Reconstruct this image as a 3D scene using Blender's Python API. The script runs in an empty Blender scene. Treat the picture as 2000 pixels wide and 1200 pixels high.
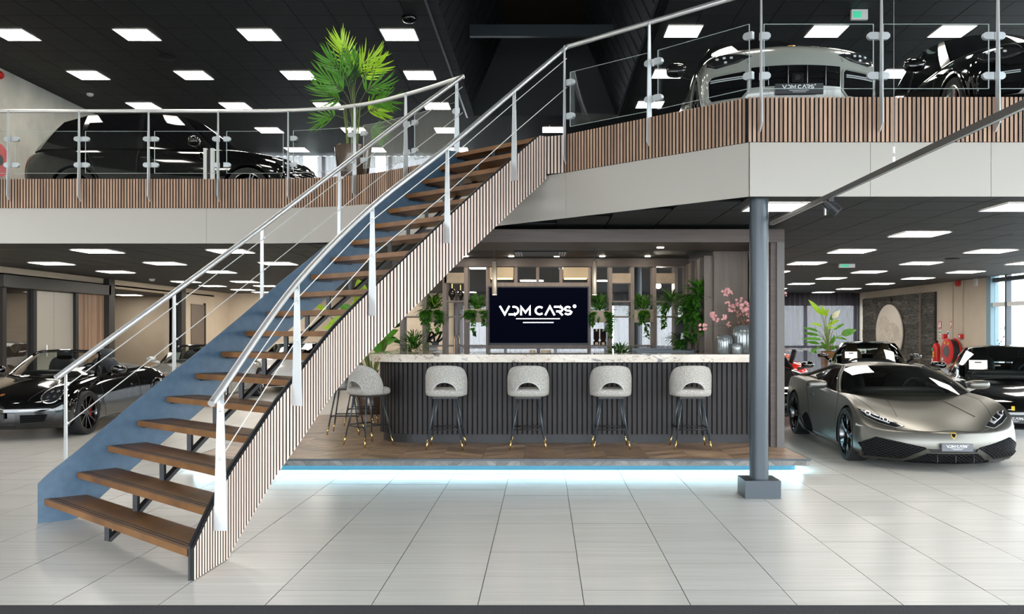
import bpy, bmesh, math, random
from math import sin, cos, pi, radians, hypot, atan2, sqrt
from mathutils import Vector, Matrix
from mathutils.bvhtree import BVHTree
random.seed(7)
S = bpy.context.scene
COL = S.collection
# ------------------------------------------------------------------ camera
F, CX, CY, CH = 1708.0, 1062.0, 647.0, 1.546      # focal length, principal point (2000x1200 frame), eye height
cd = bpy.data.cameras.new('camera'); cam = bpy.data.objects.new('camera', cd); COL.objects.link(cam)
cam.location = (0, 0, CH); cam.rotation_euler = (pi / 2, 0, 0)
cd.sensor_width = 36; cd.lens = 36 * F / 2000
cd.shift_x = -(CX - 1000) / 2000; cd.shift_y = (CY - 600) / 2000
cd.clip_end = 300; S.camera = cam
# ------------------------------------------------------------------ overcast sky outside, exposure
w = bpy.data.worlds.new('sky'); S.world = w; w.use_nodes = True
bg = w.node_tree.nodes['Background']; bg.inputs[0].default_value = (0.86, 0.93, 1.0, 1); bg.inputs[1].default_value = 7.0
S.view_settings.view_transform = 'Standard'; S.view_settings.look = 'None'
S.view_settings.exposure = 0.40; S.view_settings.gamma = 1; S.view_settings.use_curve_mapping = False
S.cycles.use_denoising = True
S.cycles.max_bounces = 8; S.cycles.transparent_max_bounces = 24; S.cycles.sample_clamp_indirect = 6
LED = 17.0        # luminous panels
# ------------------------------------------------------------------ materials
MATS = {}
def mat(name, col=(.5, .5, .5), rough=.5, metal=0., emit=0., coat=0., spec=.5, trans=0.):
    if name in MATS: return MATS[name]
    m = bpy.data.materials.new(name); m.use_nodes = True; MATS[name] = m
    b = m.node_tree.nodes['Principled BSDF']
    b.inputs['Base Color'].default_value = (*col, 1); b.inputs['Roughness'].default_value = rough
    b.inputs['Metallic'].default_value = metal; b.inputs['Coat Weight'].default_value = coat
    b.inputs['Coat Roughness'].default_value = .02
    b.inputs['Specular IOR Level'].default_value = spec; b.inputs['Transmission Weight'].default_value = trans
    if emit:
        b.inputs['Emission Color'].default_value = (*col, 1); b.inputs['Emission Strength'].default_value = emit
    return m
def nt(m):
    t = m.node_tree; return t, t.nodes, t.links, t.nodes['Principled BSDF']
def noise_mat(name, c1, c2, scale=(5, 5, 5), rough=.5, detail=4., bump=0., lo=.3, hi=.7, metal=0., rand=0., coat=0., dist=0., coords='Object', spec=.5, extra=None):
    """two tone material: stretched noise between two colours, with optional relief and a per-object shift"""
    if name in MATS: return MATS[name]
    m = mat(name, c1, rough, metal, coat=coat, spec=spec); t, N, L, b = nt(m)
    tc = N.new('ShaderNodeTexCoord'); mp = N.new('ShaderNodeMapping'); mp.inputs['Scale'].default_value = scale
    nz = N.new('ShaderNodeTexNoise'); nz.inputs['Detail'].default_value = detail; nz.inputs['Scale'].default_value = 1
    nz.inputs['Distortion'].default_value = dist
    L.new(tc.outputs[coords], mp.inputs[0])
    if rand:
        oi = N.new('ShaderNodeObjectInfo'); ml = N.new('ShaderNodeVectorMath'); ml.operation = 'SCALE'
        cb = N.new('ShaderNodeCombineXYZ')
        for i in range(3): L.new(oi.outputs['Random'], cb.inputs[i])
        L.new(cb.outputs[0], ml.inputs[0]); ml.inputs['Scale'].default_value = 37
        L.new(ml.outputs[0], mp.inputs['Location'])
    L.new(mp.outputs[0], nz.inputs['Vector'])
    r = N.new('ShaderNodeValToRGB'); r.color_ramp.elements[0].position = lo; r.color_ramp.elements[1].position = hi
    r.color_ramp.elements[0].color = (*c1, 1); r.color_ramp.elements[1].color = (*c2, 1)
    if extra:
        for p, c in extra:
            e = r.color_ramp.elements.new(p); e.color = (*c, 1)
    L.new(nz.outputs['Fac'], r.inputs[0]); out = r.outputs[0]
    if rand:
        hs = N.new('ShaderNodeHueSaturation'); mr = N.new('ShaderNodeMapRange')
        mr.inputs['To Min'].default_value = 1 - rand; mr.inputs['To Max'].default_value = 1 + rand
        L.new(oi.outputs['Random'], mr.inputs[0]); L.new(mr.outputs[0], hs.inputs['Value'])
        L.new(out, hs.inputs['Color']); out = hs.outputs[0]
    L.new(out, b.inputs['Base Color'])
    if bump:
        bp = N.new('ShaderNodeBump'); bp.inputs['Strength'].default_value = bump; bp.inputs['Distance'].default_value = .01
        L.new(nz.outputs['Fac'], bp.inputs['Height']); L.new(bp.outputs[0], b.inputs['Normal'])
    return m
def glass_mat(name, tint=(1, 1, 1), refl=1.0, rough=0.0):
    """thin pane: what lies behind shows through, with a Fresnel reflection on top"""
    if name in MATS: return MATS[name]
    m = bpy.data.materials.new(name); m.use_nodes = True; MATS[name] = m
    t = m.node_tree; N = t.nodes; L = t.links; N.remove(N['Principled BSDF'])
    o = N['Material Output']; tr = N.new('ShaderNodeBsdfTransparent'); gl = N.new('ShaderNodeBsdfGlossy'); mx = N.new('ShaderNodeMixShader')
    tr.inputs[0].default_value = (*tint, 1); gl.inputs['Roughness'].default_value = rough
    fr = N.new('ShaderNodeFresnel'); fr.inputs[0].default_value = 1.5
    mu = N.new('ShaderNodeMath'); mu.operation = 'MULTIPLY'; mu.inputs[1].default_value = refl
    L.new(fr.outputs[0], mu.inputs[0]); L.new(mu.outputs[0], mx.inputs[0]); L.new(tr.outputs[0], mx.inputs[1]); L.new(gl.outputs[0], mx.inputs[2])
    L.new(mx.outputs[0], o.inputs[0]); return m
def leaf_mat(name, c, c2, tl=.35):
    if name in MATS: return MATS[name]
    m = noise_mat(name, c, c2, (9, 9, 9), .38, rand=.18, lo=.35, hi=.65); t, N, L, b = nt(m)
    ts = N.new('ShaderNodeBsdfTranslucent'); ts.inputs[0].default_value = (min(1, c2[0] * 2.2), min(1, c2[1] * 1.9), c2[2], 1)
    mx = N.new('ShaderNodeMixShader'); mx.inputs[0].default_value = tl
    L.new(b.outputs[0], mx.inputs[1]); L.new(ts.outputs[0], mx.inputs[2]); L.new(mx.outputs[0], N['Material Output'].inputs[0]); return m
M_tile = noise_mat('floor_porcelain', (.60, .58, .53), (.72, .70, .655), (1.2, 38, 6), .27, rand=.03, lo=.25, hi=.75, detail=5)
M_grout = mat('grout', (.10, .10, .10), .9)
M_mat = noise_mat('mat_carpet', (.014, .013, .016), (.12, .11, .12), (230, 230, 90), .95, bump=.6, lo=.45, hi=.85, detail=2)
M_ceil = noise_mat('ceiling_tile', (.0075, .0095, .0105), (.012, .0145, .016), (60, 60, 60), .7, rand=.10)
M_ceilgap = mat('ceiling_grid', (.004, .004, .005), .6)
M_void = mat('roof_void', (.016, .019, .022), .6)
M_beige = noise_mat('beige_plaster', (.50, .43, .34), (.54, .465, .37), (3, 3, 3), .8)
M_beigew = noise_mat('warm_cream_plaster', (.66, .55, .42), (.70, .59, .46), (3, 3, 3), .8)
M_stucco = noise_mat('pale_stucco', (.38, .37, .32), (.56, .54, .47), (1.6, 1.6, 1.6), .85, detail=8, bump=.12)
M_fascia = mat('fascia_lacquer', (.43, .40, .35), .33)
M_white = mat('white_paint', (.72, .72, .70), .5)
M_black = mat('black_paint', (.012, .012, .014), .45)
M_gap = mat('slat_backing', (.008, .007, .007), .8)
M_slat = noise_mat('oak_slat', (.33, .20, .13), (.46, .295, .20), (30, 30, 1.6), .55, rand=.25, detail=6)
M_slatlit = noise_mat('daylit_oak_slat', (.66, .51, .42), (.78, .63, .53), (30, 30, 1.6), .5, rand=.07, detail=6)  # oak slat tone lightened to hold the daylight falling on the stair
M_bslat = noise_mat('smoked_slat', (.015, .0115, .0115), (.023, .018, .018), (40, 40, 2), .55, rand=.12)
M_dwood = noise_mat('dark_veneer', (.060, .044, .037), (.088, .066, .056), (2, 2, 34), .5, detail=6)
M_gwood = noise_mat('taupe_veneer', (.155, .122, .098), (.20, .16, .13), (26, 26, 1.3), .5, detail=6)
M_tread = noise_mat('oiled_tread', (.125, .048, .010), (.25, .108, .026), (4, 1.4, 4), .42, rand=.06, detail=6, dist=.6)
M_herr = noise_mat('herringbone_oak', (.25, .155, .09), (.43, .295, .195), (5, 5, 5), .35, rand=.36, detail=5)
M_herrg = noise_mat('grey_herringbone', (.11, .098, .09), (.22, .20, .185), (6, 6, 6), .4, rand=.25, detail=5)
M_blue = noise_mat('stringer_paint', (.050, .096, .150), (.068, .122, .182), (14, 14, 14), .42, bump=.10)
M_steelb = mat('slate_paint', (.055, .068, .08), .32, .25)
M_chrome = mat('brushed_steel', (.80, .80, .79), .34, .72)
M_alu = mat('satin_aluminium', (.62, .65, .66), .38, .55)
M_cable = mat('steel_cable', (.80, .80, .78), .35, .3)
M_glass = glass_mat('clear_glass', (.985, .995, .99), .32)
M_edge = mat('glass_edge', (.46, .52, .50), .2)
M_led = mat('luminous_panel', (1, .935, .84), .5, emit=LED)
M_ledf = mat('lamp_frame', (.7, .7, .7), .5)
M_cyan = mat('led_strip', (.45, .83, 1.0), .5, emit=45)
M_plinthglow = mat('plinth_painted_glow', (.002, .05, .075), .5)  # blue light of the strip painted into the plinth colour
M_brass = mat('brass', (.75, .52, .2), .25, 1.)
M_wlet = mat('white_lettering', (.9, .9, .9), .5)
M_wscreen = mat('screen_lettering', (.95, .97, 1), .5, emit=1.6)
M_red = mat('safety_red', (.55, .015, .012), .35)
M_leafd = leaf_mat('dark_leaf', (.012, .045, .010), (.03, .11, .02), .2)
M_leafg = leaf_mat('green_leaf', (.045, .17, .018), (.09, .30, .03))
M_leafy = leaf_mat('lime_leaf', (.20, .42, .02), (.34, .62, .05), .4)
M_stem = mat('plant_stem', (.16, .22, .06), .6)
M_soil = noise_mat('soil', (.02, .014, .01), (.05, .035, .02), (60, 60, 60), .95)
# ------------------------------------------------------------------ building helpers
WL = {}                                             # world base point of a thing, so its parts are stored relative to it
def px(x, y, Y):                                    # point of the place seen at frame pixel x, y, at depth Y
    return Vector(((x - CX) * Y / F, Y, CH - (y - CY) * Y / F))
def wloc(p):
    v = Vector((0, 0, 0))
    while p is not None:
        v += WL.get(p.name, Vector((0, 0, 0))); p = p.parent
    return v
def tag(o, label=None, cat=None, group=None, kind=None):
    if label: o['label'] = label
    if cat: o['category'] = cat
    if group: o['group'] = group
    if kind: o['kind'] = kind
    return o
def thing(name, loc, label, cat, group=None, rz=0, kind=None):
    o = bpy.data.objects.new(name, None); COL.objects.link(o); o.empty_display_size = .1
    o.location = loc; o.rotation_euler = (0, 0, rz); WL[o.name] = Vector(loc)
    return tag(o, label, cat, group, kind)
def link(name, me, parent=None, loc=(0, 0, 0), rot=(0, 0, 0), world=True):
    """an object showing mesh me at a world position (or a position local to parent)"""
    o = bpy.data.objects.new(name, me); COL.objects.link(o)
    loc = Vector(loc)
    if parent is not None:
        o.parent = parent
        if world: loc = loc - wloc(parent)
    o.location = loc; o.rotation_euler = rot; WL[o.name] = Vector(loc) if parent is None else loc
    return o
class MB:
    def __init__(s): s.v = []; s.f = []; s.m = []; s.mats = []
    def mi(s, m):
        if m not in s.mats: s.mats.append(m)
        return s.mats.index(m)
    def add(s, vs, fs, m):
        n = len(s.v); i = s.mi(m); s.v += [Vector(v) for v in vs]
        for f in fs: s.f.append([n + k for k in f]); s.m.append(i)
        return s
    def box(s, a, b, m):
        x0, y0, z0 = a; x1, y1, z1 = b
        x0, x1 = min(x0, x1), max(x0, x1); y0, y1 = min(y0, y1), max(y0, y1); z0, z1 = min(z0, z1), max(z0, z1)
        return s.add([(x0, y0, z0), (x1, y0, z0), (x1, y1, z0), (x0, y1, z0), (x0, y0, z1), (x1, y0, z1), (x1, y1, z1), (x0, y1, z1)],
                     [(0, 3, 2, 1), (4, 5, 6, 7), (0, 1, 5, 4), (1, 2, 6, 5), (2, 3, 7, 6), (3, 0, 4, 7)], m)
    def hexa(s, p, m):                              # eight corners: four below, four above
        return s.add(p, [(0, 3, 2, 1), (4, 5, 6, 7), (0, 1, 5, 4), (1, 2, 6, 5), (2, 3, 7, 6), (3, 0, 4, 7)], m)
    def bar(s, a, b, wx, wz, m, up=(0, 0, 1)):      # rectangular bar from a to b
        a, b = Vector(a), Vector(b); d = (b - a).normalized(); u = Vector(up)
        if abs(d.dot(u)) > .98: u = Vector((0, 1, 0))
        r = d.cross(u).normalized() * wx / 2; t = r.cross(d).normalized() * wz / 2
        return s.add([a - r - t, a + r - t, a + r + t, a - r + t, b - r - t, b + r - t, b + r + t, b - r + t],
                     [(0, 1, 2, 3), (7, 6, 5, 4), (0, 4, 5, 1), (1, 5, 6, 2), (2, 6, 7, 3), (3, 7, 4, 0)], m)
    def tube(s, pts, r, m, n=10, cap=True, closed=False):
        pts = [Vector(p) for p in pts]; K = len(pts); rs = r if isinstance(r, (list, tuple)) else [r] * K
        up = Vector((0, 0, 1)); base = len(s.v); i = s.mi(m); pr = None
        for k, p in enumerate(pts):
            if closed: d = pts[(k + 1) % K] - pts[k - 1]
            else: d = pts[min(k + 1, K - 1)] - pts[max(k - 1, 0)]
            d.normalize()
            if pr is None:
                u = up if abs(d.z) < .95 else Vector((1, 0, 0)); pr = d.cross(u).normalized()
            pr = (pr - d * pr.dot(d)).normalized(); q = d.cross(pr)
            for j in range(n):
                a = 2 * pi * j / n; s.v.append(p + (pr * cos(a) + q * sin(a)) * rs[k])
        for k in range(K if closed else K - 1):
            for j in range(n):
                a = base + k * n + j; b = base + k * n + (j + 1) % n; c = base + ((k + 1) % K) * n + (j + 1) % n; d_ = base + ((k + 1) % K) * n + j
                s.f.append([a, b, c, d_]); s.m.append(i)
        if cap and not closed:
            s.f.append([base + j for j in range(n)][::-1]); s.m.append(i)
            s.f.append([base + (K - 1) * n + j for j in range(n)]); s.m.append(i)
        return s
    def lathe(s, prof, c, m, n=24, axis='z', flute=0, fn=0, cap=True):
        """profile of (radius, height) turned about an axis through c"""
        c = Vector(c); base = len(s.v); i = s.mi(m); K = len(prof)
        for (r, h) in prof:
            for j in range(n):
                a = 2 * pi * j / n; rr = r * (1 + (flute * cos(fn * a) if fn else 0))
                p = Vector((rr * cos(a), rr * sin(a), h))
                if axis == 'x': p = Vector((p.z, p.x, p.y))
                elif axis == 'y': p = Vector((p.y, p.z, p.x))
                s.v.append(c + p)
        for k in range(K - 1):
            for j in range(n):
                s.f.append([base + k * n + j, base + k * n + (j + 1) % n, base + (k + 1) * n + (j + 1) % n, base + (k + 1) * n + j]); s.m.append(i)
        if cap:
            s.f.append([base + j for j in range(n)][::-1]); s.m.append(i)
            s.f.append([base + (K - 1) * n + j for j in range(n)]); s.m.append(i)
        return s
    def prism(s, poly, z0, z1, m, side=None):       # plan polygon raised from z0 to z1
        n = len(poly); vs = [(p[0], p[1], z0) for p in poly] + [(p[0], p[1], z1) for p in poly]
        s.add(vs, [list(range(n))[::-1], list(range(n, 2 * n))], m)
        b = len(s.v) - 2 * n; i = s.mi(side or m)
        for k in range(n): s.f.append([b + k, b + (k + 1) % n, b + n + (k + 1) % n, b + n + k]); s.m.append(i)
        return s
    def ell(s, c, r, m, nu=14, nv=9, p=1.0):        # ellipsoid, p<1 makes it boxier
        c = Vector(c); prof = []; base = len(s.v); i = s.mi(m)
        sg = lambda t: (abs(t) ** p) * (1 if t >= 0 else -1)
        for k in range(nv + 1):
            b = -pi / 2 + pi * k / nv
            for j in range(nu):
                a = 2 * pi * j / nu
                s.v.append(c + Vector((r[0] * sg(cos(b)) * sg(cos(a)), r[1] * sg(cos(b)) * sg(sin(a)), r[2] * sg(sin(b)))))
        for k in range(nv):
            for j in range(nu):
                s.f.append([base + k * nu + j, base + k * nu + (j + 1) % nu, base + (k + 1) * nu + (j + 1) % nu, base + (k + 1) * nu + j]); s.m.append(i)
        return s
    def mesh(s, name, off=(0, 0, 0), smooth=False):
        me = bpy.data.meshes.new(name); off = Vector(off)
        me.from_pydata([tuple(v - off) for v in s.v], [], s.f)
        for m in s.mats: me.materials.append(m)
        me.polygons.foreach_set('material_index', s.m)
        if smooth: me.polygons.foreach_set('use_smooth', [True] * len(s.f))
        me.update(); return me
    def build(s, name, parent=None, smooth=False, world=True, sharp=None):
        """one mesh object; vertices are given in world space (world=True) or in the space of the thing"""
        off = Vector((0, 0, 0))
        if parent is not None: off = wloc(parent) if world else off
        else:
            xs = [v.x for v in s.v]; ys = [v.y for v in s.v]; zs = [v.z for v in s.v]
            off = Vector(((min(xs) + max(xs)) / 2, (min(ys) + max(ys)) / 2, min(zs)))
        me = s.mesh(name, off, smooth)
        if smooth: me.set_sharp_from_angle(angle=radians(sharp or 40))
        o = bpy.data.objects.new(name, me); COL.objects.link(o)
        if parent is not None: o.parent = parent; WL[o.name] = Vector((0, 0, 0))
        else: o.location = off; WL[o.name] = off
        return o
def cat_rom(pts, n):
    """smooth curve through points"""
    P = [Vector(p) for p in pts]; out = []
    for i in range(len(P) - 1):
        p0 = P[i - 1] if i else P[0] * 2 - P[1]; p1 = P[i]; p2 = P[i + 1]; p3 = P[i + 2] if i + 2 < len(P) else P[-1] * 2 - P[-2]
        for k in range(n):
            t = k / n; out.append(.5 * ((2 * p1) + (p2 - p0) * t + (2 * p0 - 5 * p1 + 4 * p2 - p3) * t * t + (3 * p1 - p0 - 3 * p2 + p3) * t ** 3))
    out.append(P[-1]); return out
def resample(pts, step, start=0.):
    """points, tangents every step metres along a polyline"""
    out = []; d = start; acc = 0.
    for a, b in zip(pts[:-1], pts[1:]):
        l = (b - a).length
        while l and d <= acc + l:
            t = (d - acc) / l; out.append((a.lerp(b, t), (b - a).normalized())); d += step
        acc += l
    return out
def logo(mb, w, m, place, depth=.004, reg=True):
    """the lettering VDM CARS with two rules below, strokes of constant width; place maps (u, v, d) to a point"""
    T = .30
    def stroke(pts, closed=False):
        n = len(pts); P = [Vector((p[0], p[1])) for p in pts]; Lf = []; Rt = []
        for k in range(n):
            a = P[k] - P[k - 1] if (k or closed) else P[1] - P[0]
            b = P[(k + 1) % n] - P[k] if (k < n - 1 or closed) else a
            a.normalize(); b.normalize(); t = (a + b)
            t = t.normalized() if t.length > 1e-6 else a
            nn = Vector((-t.y, t.x)); sc = T / 2 / max(.45, nn.dot(Vector((-a.y, a.x))))
            Lf.append(P[k] + nn * sc); Rt.append(P[k] - nn * sc)
        for k in range(n if closed else n - 1):
            j = (k + 1) % n; q = [Lf[k], Lf[j], Rt[j], Rt[k]]
            vs = [place(p.x * u0, p.y * u0, 0) for p in q] + [place(p.x * u0, p.y * u0, depth) for p in q]
            mb.add(vs, [(0, 1, 2, 3), (7, 6, 5, 4), (0, 4, 5, 1), (1, 5, 6, 2), (2, 6, 7, 3), (3, 7, 4, 0)], m)
    def arc(cx, cy, rx, ry, a0, a1, n=10): return [(cx + rx * cos(radians(a0 + (a1 - a0) * k / n)), cy + ry * sin(radians(a0 + (a1 - a0) * k / n))) for k in range(n + 1)]
    W = 12.6; u0 = w / W; X = -W / 2
    h = 1.35; lo = .15
    stroke([(X + .1, h + .15), (X + .88, lo), (X + 1.62, h + .15)])
    stroke([(X + 1.5, lo), (X + 2.45, lo)] + arc(X + 2.45, .75, .6, .6, -90, 90) + [(X + 2.12, h)])  # D without its stem
    stroke([(X + 3.5, 0), (X + 3.5, h), (X + 4.2, .45), (X + 4.9, h), (X + 4.9, 0)])
    stroke(arc(X + 6.45, .75, .65, .6, 45, 315))
    stroke([(X + 7.35, 0), (X + 8.1, h + .05), (X + 8.85, 0)])
    stroke([(X + 8.75, h), (X + 9.75, h)] + arc(X + 9.75, .99, .36, .36, 90, -90, 8) + [(X + 9.1, .63)]); stroke([(X + 9.55, .6), (X + 10.15, 0)])
    stroke(arc(X + 10.95, 1.05, .42, .3, 20, 180, 7)[:-1] + [(X + 10.5, .98), (X + 10.75, .77), (X + 11.3, .72), (X + 11.55, .52)] + arc(X + 11.0, .45, .5, .3, -10, -160, 7))
    if reg:
        T = .09; stroke(arc(X + 12.05, 1.45, .24, .24, 0, 342, 12), True); stroke([(X + 12.0, 1.35), (X + 12.0, 1.55), (X + 12.1, 1.5), (X + 12.02, 1.45), (X + 12.12, 1.35)])
    T = .14; stroke([(-3.6, -.55), (3.4, -.55)]); stroke([(-2.5, -1.15), (2.4, -1.15)])
# ================================================================== STRUCTURE
ZS, ZU, ZC, ZF = 2.82, 3.67, 6.69, 3.27            # lower ceiling, upper floor, upper ceiling, bottom of the slat cladding
XL, XR, YB, YU = -10.7, 10.7, 29.7, 25.6
curve = cat_rom([(-4.6, 12.29, 0), (-3.56, 12.26, 0), (-2.55, 11.98, 0), (-1.73, 11.37, 0), (-.98, 10.63, 0)], 8)
EDGE_L = [Vector((XL, 12.29, 0))] + curve
CORN_A, CORN_B = Vector((.25, 9.52, 0)), Vector((1.88, 8.0, 0))
EDGE_R = [CORN_A, CORN_B, Vector((XR, 8.0, 0))]
EDGE = EDGE_L + EDGE_R
def inside(x, y, poly):
    c = False; n = len(poly)
    for i in range(n):
        a = poly[i]; b = poly[(i + 1) % n]
        if (a[1] > y) != (b[1] > y) and x < (b[0] - a[0]) * (y - a[1]) / (b[1] - a[1]) + a[0]: c = not c
    return c
SLAB = [(p.x, p.y) for p in EDGE] + [(XR, YB), (XL, YB)]
def seen(p, mx=30, my=30):
    if p.y < .5: return False
    x = CX + p.x * F / p.y; y = CY - (p.z - CH) * F / p.y
    return -mx < x < 2000 + mx and -my < y < 1200 + my
def tiled(owner, name, field, cells, sx, sy, z, t, m, gap=.003, up=True, cap=300, z0=None):
    """tiles on a grid: the nearest visible ones as parts sharing one mesh, the rest as one part"""
    b = MB(); zz = (0, -t) if up else (0, t)
    gy = gap * (.25 if up else 1); b.box((-sx / 2 + gap, -sy / 2 + gy, zz[1]), (sx / 2 - gap, sy / 2 - gy, zz[0]), m); g_ = M_grout if up else M_ceilgap; i_ = b.mi(g_); b.m = [i_ if q != (1 if up else 0) else b.m[q] for q in range(6)]; me = b.mesh(name)
    cells = sorted(cells, key=lambda c: (not seen(Vector((c[0], c[1], z))), c[1]))
    for c in cells[:cap]: link(name, me, owner, (c[0], c[1], z + random.uniform(-.0006, .0006)))
    r = MB()
    for c in cells[cap:]:
        x, y = c; r.add([(x - sx / 2 + gap, y - sy / 2 + gy, z), (x + sx / 2 - gap, y - sy / 2 + gy, z), (x + sx / 2 - gap, y + sy / 2 - gy, z), (x - sx / 2 + gap, y + sy / 2 - gy, z)],
                        [(0, 1, 2, 3) if up else (3, 2, 1, 0)], m)
    if r.v: tag(r.build(field, owner), kind='stuff')
PLAT = (-3.9, 2.9, 9.54, 14.6)
fl = MB().box((-15.6, -3, -.06), (11.5, YB + .2, -.005), M_grout).build('floor'); tag(fl, kind='structure')
cells = []
for i in range(-22, 18):
    for j in range(0, 83):
        x = .228 + .6 * i + .3; y = 4.913 + .3 * j + .15
        if PLAT[0] + .3 < x < PLAT[1] - .3 and PLAT[2] + .35 < y < PLAT[3] - .2: continue
        cells.append((x, y))
tiled(fl, 'floor_tile', 'tile_field', cells, .6, .3, 0, .005, M_tile, .0022)
for j in range(0): pass
o = MB().box((XL + .02, -2.9, -.005), (XR - .15, 4.911, .006), M_mat).build('entrance_mat')
tag(o, 'dark grey flecked entrance mat along the bottom edge of the tiled floor', 'mat')
# upper floor slab, fascia, cladding
o = MB().prism(SLAB, ZS + .03, ZU, M_void).build('floor_upper'); tag(o, kind='structure')
def panels(owner, pts, z0, z1, step, m, t=.015, name='panel'):
    L = sum((b - a).length for a, b in zip(pts[:-1], pts[1:])); n = max(1, round(L / step)); P = resample(pts, L / n / 6, 0)
    P.append((pts[-1], (pts[-1] - pts[-2]).normalized()))
    for k in range(n):
        seg = P[k * 6:k * 6 + 7]; b = MB(); g = .002
        for (a, ta), (c, tc) in zip(seg[:-1], seg[1:]):
            na = Vector((ta.y, -ta.x, 0)) * t; nc = Vector((tc.y, -tc.x, 0)) * t
            a2 = a + ta * (g if (a - seg[0][0]).length < 1e-6 else 0); c2 = c - tc * (g if (c - seg[-1][0]).length < 1e-6 else 0)
            b.hexa([(a2.x, a2.y, z0), (c2.x, c2.y, z0), ((c2 + nc).x, (c2 + nc).y, z0), ((a2 + na).x, (a2 + na).y, z0),
                    (a2.x, a2.y, z1), (c2.x, c2.y, z1), ((c2 + nc).x, (c2 + nc).y, z1), ((a2 + na).x, (a2 + na).y, z1)], m)
        b.build(name, owner)
SLM = {}
def veneer(b, m, first):                            # slat sides are black board, only the face is veneer
    i = b.mi(M_gap); k = len(b.f) - 6
    for q in range(6):
        if q not in first: b.m[k + q] = i
    return b
def veneer_box(wd, t, h, m): return veneer(MB().box((-wd / 2, -t, 0), (wd / 2, 0, h), m), m, (2, 1))
def slats(owner, pts, z0, z1, pitch, wd, t, m, name='slat', off=.012, start=.01):
    key = (round(z1 - z0, 3), wd, t, m.name)
    if key not in SLM: SLM[key] = veneer_box(wd, t, z1 - z0, m).mesh(name)
    for p, d in resample(pts, pitch, start):
        n = Vector((d.y, -d.x, 0))
        link(name, SLM[key], owner, (p.x + n.x * off, p.y + n.y * off, z0), (0, 0, atan2(d.y, d.x)))
def strip(owner, pts, z0, z1, t, m, name):
    b = MB()
    for a, c in zip(pts[:-1], pts[1:]):
        d = (c - a).normalized(); n = Vector((d.y, -d.x, 0)) * t
        b.hexa([(a.x, a.y, z0), (c.x, c.y, z0), (c.x + n.x, c.y + n.y, z0), (a.x + n.x, a.y + n.y, z0), (a.x, a.y, z1), (c.x, c.y, z1), (c.x + n.x, c.y + n.y, z1), (a.x + n.x, a.y + n.y, z1)], m)
    return b.build(name, owner)
J1, J2 = EDGE_L[-1], CORN_A
tr = thing('trim_1', (-5, 12.2, 2.776), None, None, kind='structure')
panels(tr, EDGE_L + [CORN_A], 2.776, ZF, 2.9, M_fascia)
tr = thing('trim_2', (3, 8, 2.776), None, None, kind='structure')
panels(tr, [CORN_A, CORN_B], 2.776, ZF, 2.23, M_fascia); panels(tr, [CORN_B, Vector((XR, 8, 0))], 2.776, ZF, 1.13, M_fascia)
tr = thing('trim_3', (-5, 12.2, ZF), None, None, kind='structure')
strip(tr, EDGE_L, ZF, ZU + .005, .012, M_gap, 'slat_backing'); slats(tr, [Vector((-10.6, 12.29, 0))] + curve, ZF, ZU + .01, .0404, .026, .02, M_slat)
tr = thing('trim_4', (3, 8, ZF), None, None, kind='structure')
strip(tr, EDGE_R, ZF, ZU + .005, .012, M_gap, 'slat_backing'); slats(tr, EDGE_R[:2], ZF, ZU + .01, .0404, .026, .02, M_slat)
slats(tr, [CORN_B, Vector((10.55, 8, 0))], ZF, ZU + .01, .0404, .026, .02, M_slat, start=.0)
tr = thing('trim_5', (0, 10, 2.9), None, None, kind='structure')
strip(tr, [J1, CORN_A], ZF, ZU, .012, M_gap, 'landing_face')
# walls
def wall(name, a, b, m): return tag(MB().box(a, b, m).build(name), kind='structure')
wall('wall_front_added', (XL - .2, -3.2, 3.9), (XR + .2, -3, ZC + .1), M_stucco)  # unseen wall added to cut sky light and reflections on the upper floor
wall('wall_left_upper', (XL - .2, -3, ZU), (XL + .08, YU, ZC), M_stucco)
wall('wall_back_upper_left', (XL, YU, ZU), (-8.4, YU + .2, ZC), M_stucco)
wall('wall_back_upper', (-.6, YU, ZU), (XR, YU + .2, ZC), M_void)
wall('wall_back_left', (XL - 2.6, YB, 0), (-2.75, YB + .2, ZS + .1), M_beigew)
wall('wall_back_lintel', (-3.0, YB, 2.5), (XR, YB + .2, ZS + .1), M_beige)
wall('wall_right', (XR, 20.95, 0), (XR + .2, YB + .2, ZC), M_beige)
# upper ceiling: tiles on both sides of the roof lantern
ce = MB().box((XL - .1, -3, ZC + .02), (-1.84, YU + .2, ZC + .08), M_ceilgap).box((1.77, -3, ZC + .02), (XR + .2, YU + .2, ZC + .08), M_ceilgap).box((-1.84, 21.05, ZC + .02), (1.77, YU + .2, ZC + .08), M_ceilgap)
ce.box((-1.84, -3, ZC + .02), (1.77, 3, ZC + .08), M_ceilgap); ce = tag(ce.build('ceiling_upper'), kind='structure')
cells = []
for i in range(-18, 18):
    for j in range(-17, 19):
        x = .15 + .6 * i + .3; y = 14.85 + .6 * j + .3
        if XL + .2 < x < XR - .2 and y < YU and not (-1.9 < x < 1.85 and 3 < y < 21.05): cells.append((x, y))
tiled(ce, 'ceiling_tile', 'tile_field', cells, .6, .6, ZC, .018, M_ceil, .005, up=False)
b = MB(); y0, y1 = 3., 21.05                        # roof lantern: sloping sides up to a dark ridge
for s, x0 in ((-1, -1.84), (1, 1.77)):
    x1 = s * .9
    b.add([(x0, y0, ZC), (x0, y1, ZC), (x1, y1 - .6, 8.6), (x1, y0 + .6, 8.6)], [(0, 1, 2, 3)], M_void)
    b.add([(x0 - s * 0 + s * .08, y0, ZC), (x0 + s * .08, y1, ZC), (x1 + s * .08, y1, 8.6), (x1 + s * .08, y0, 8.6)], [(3, 2, 1, 0)], M_void)
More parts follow.
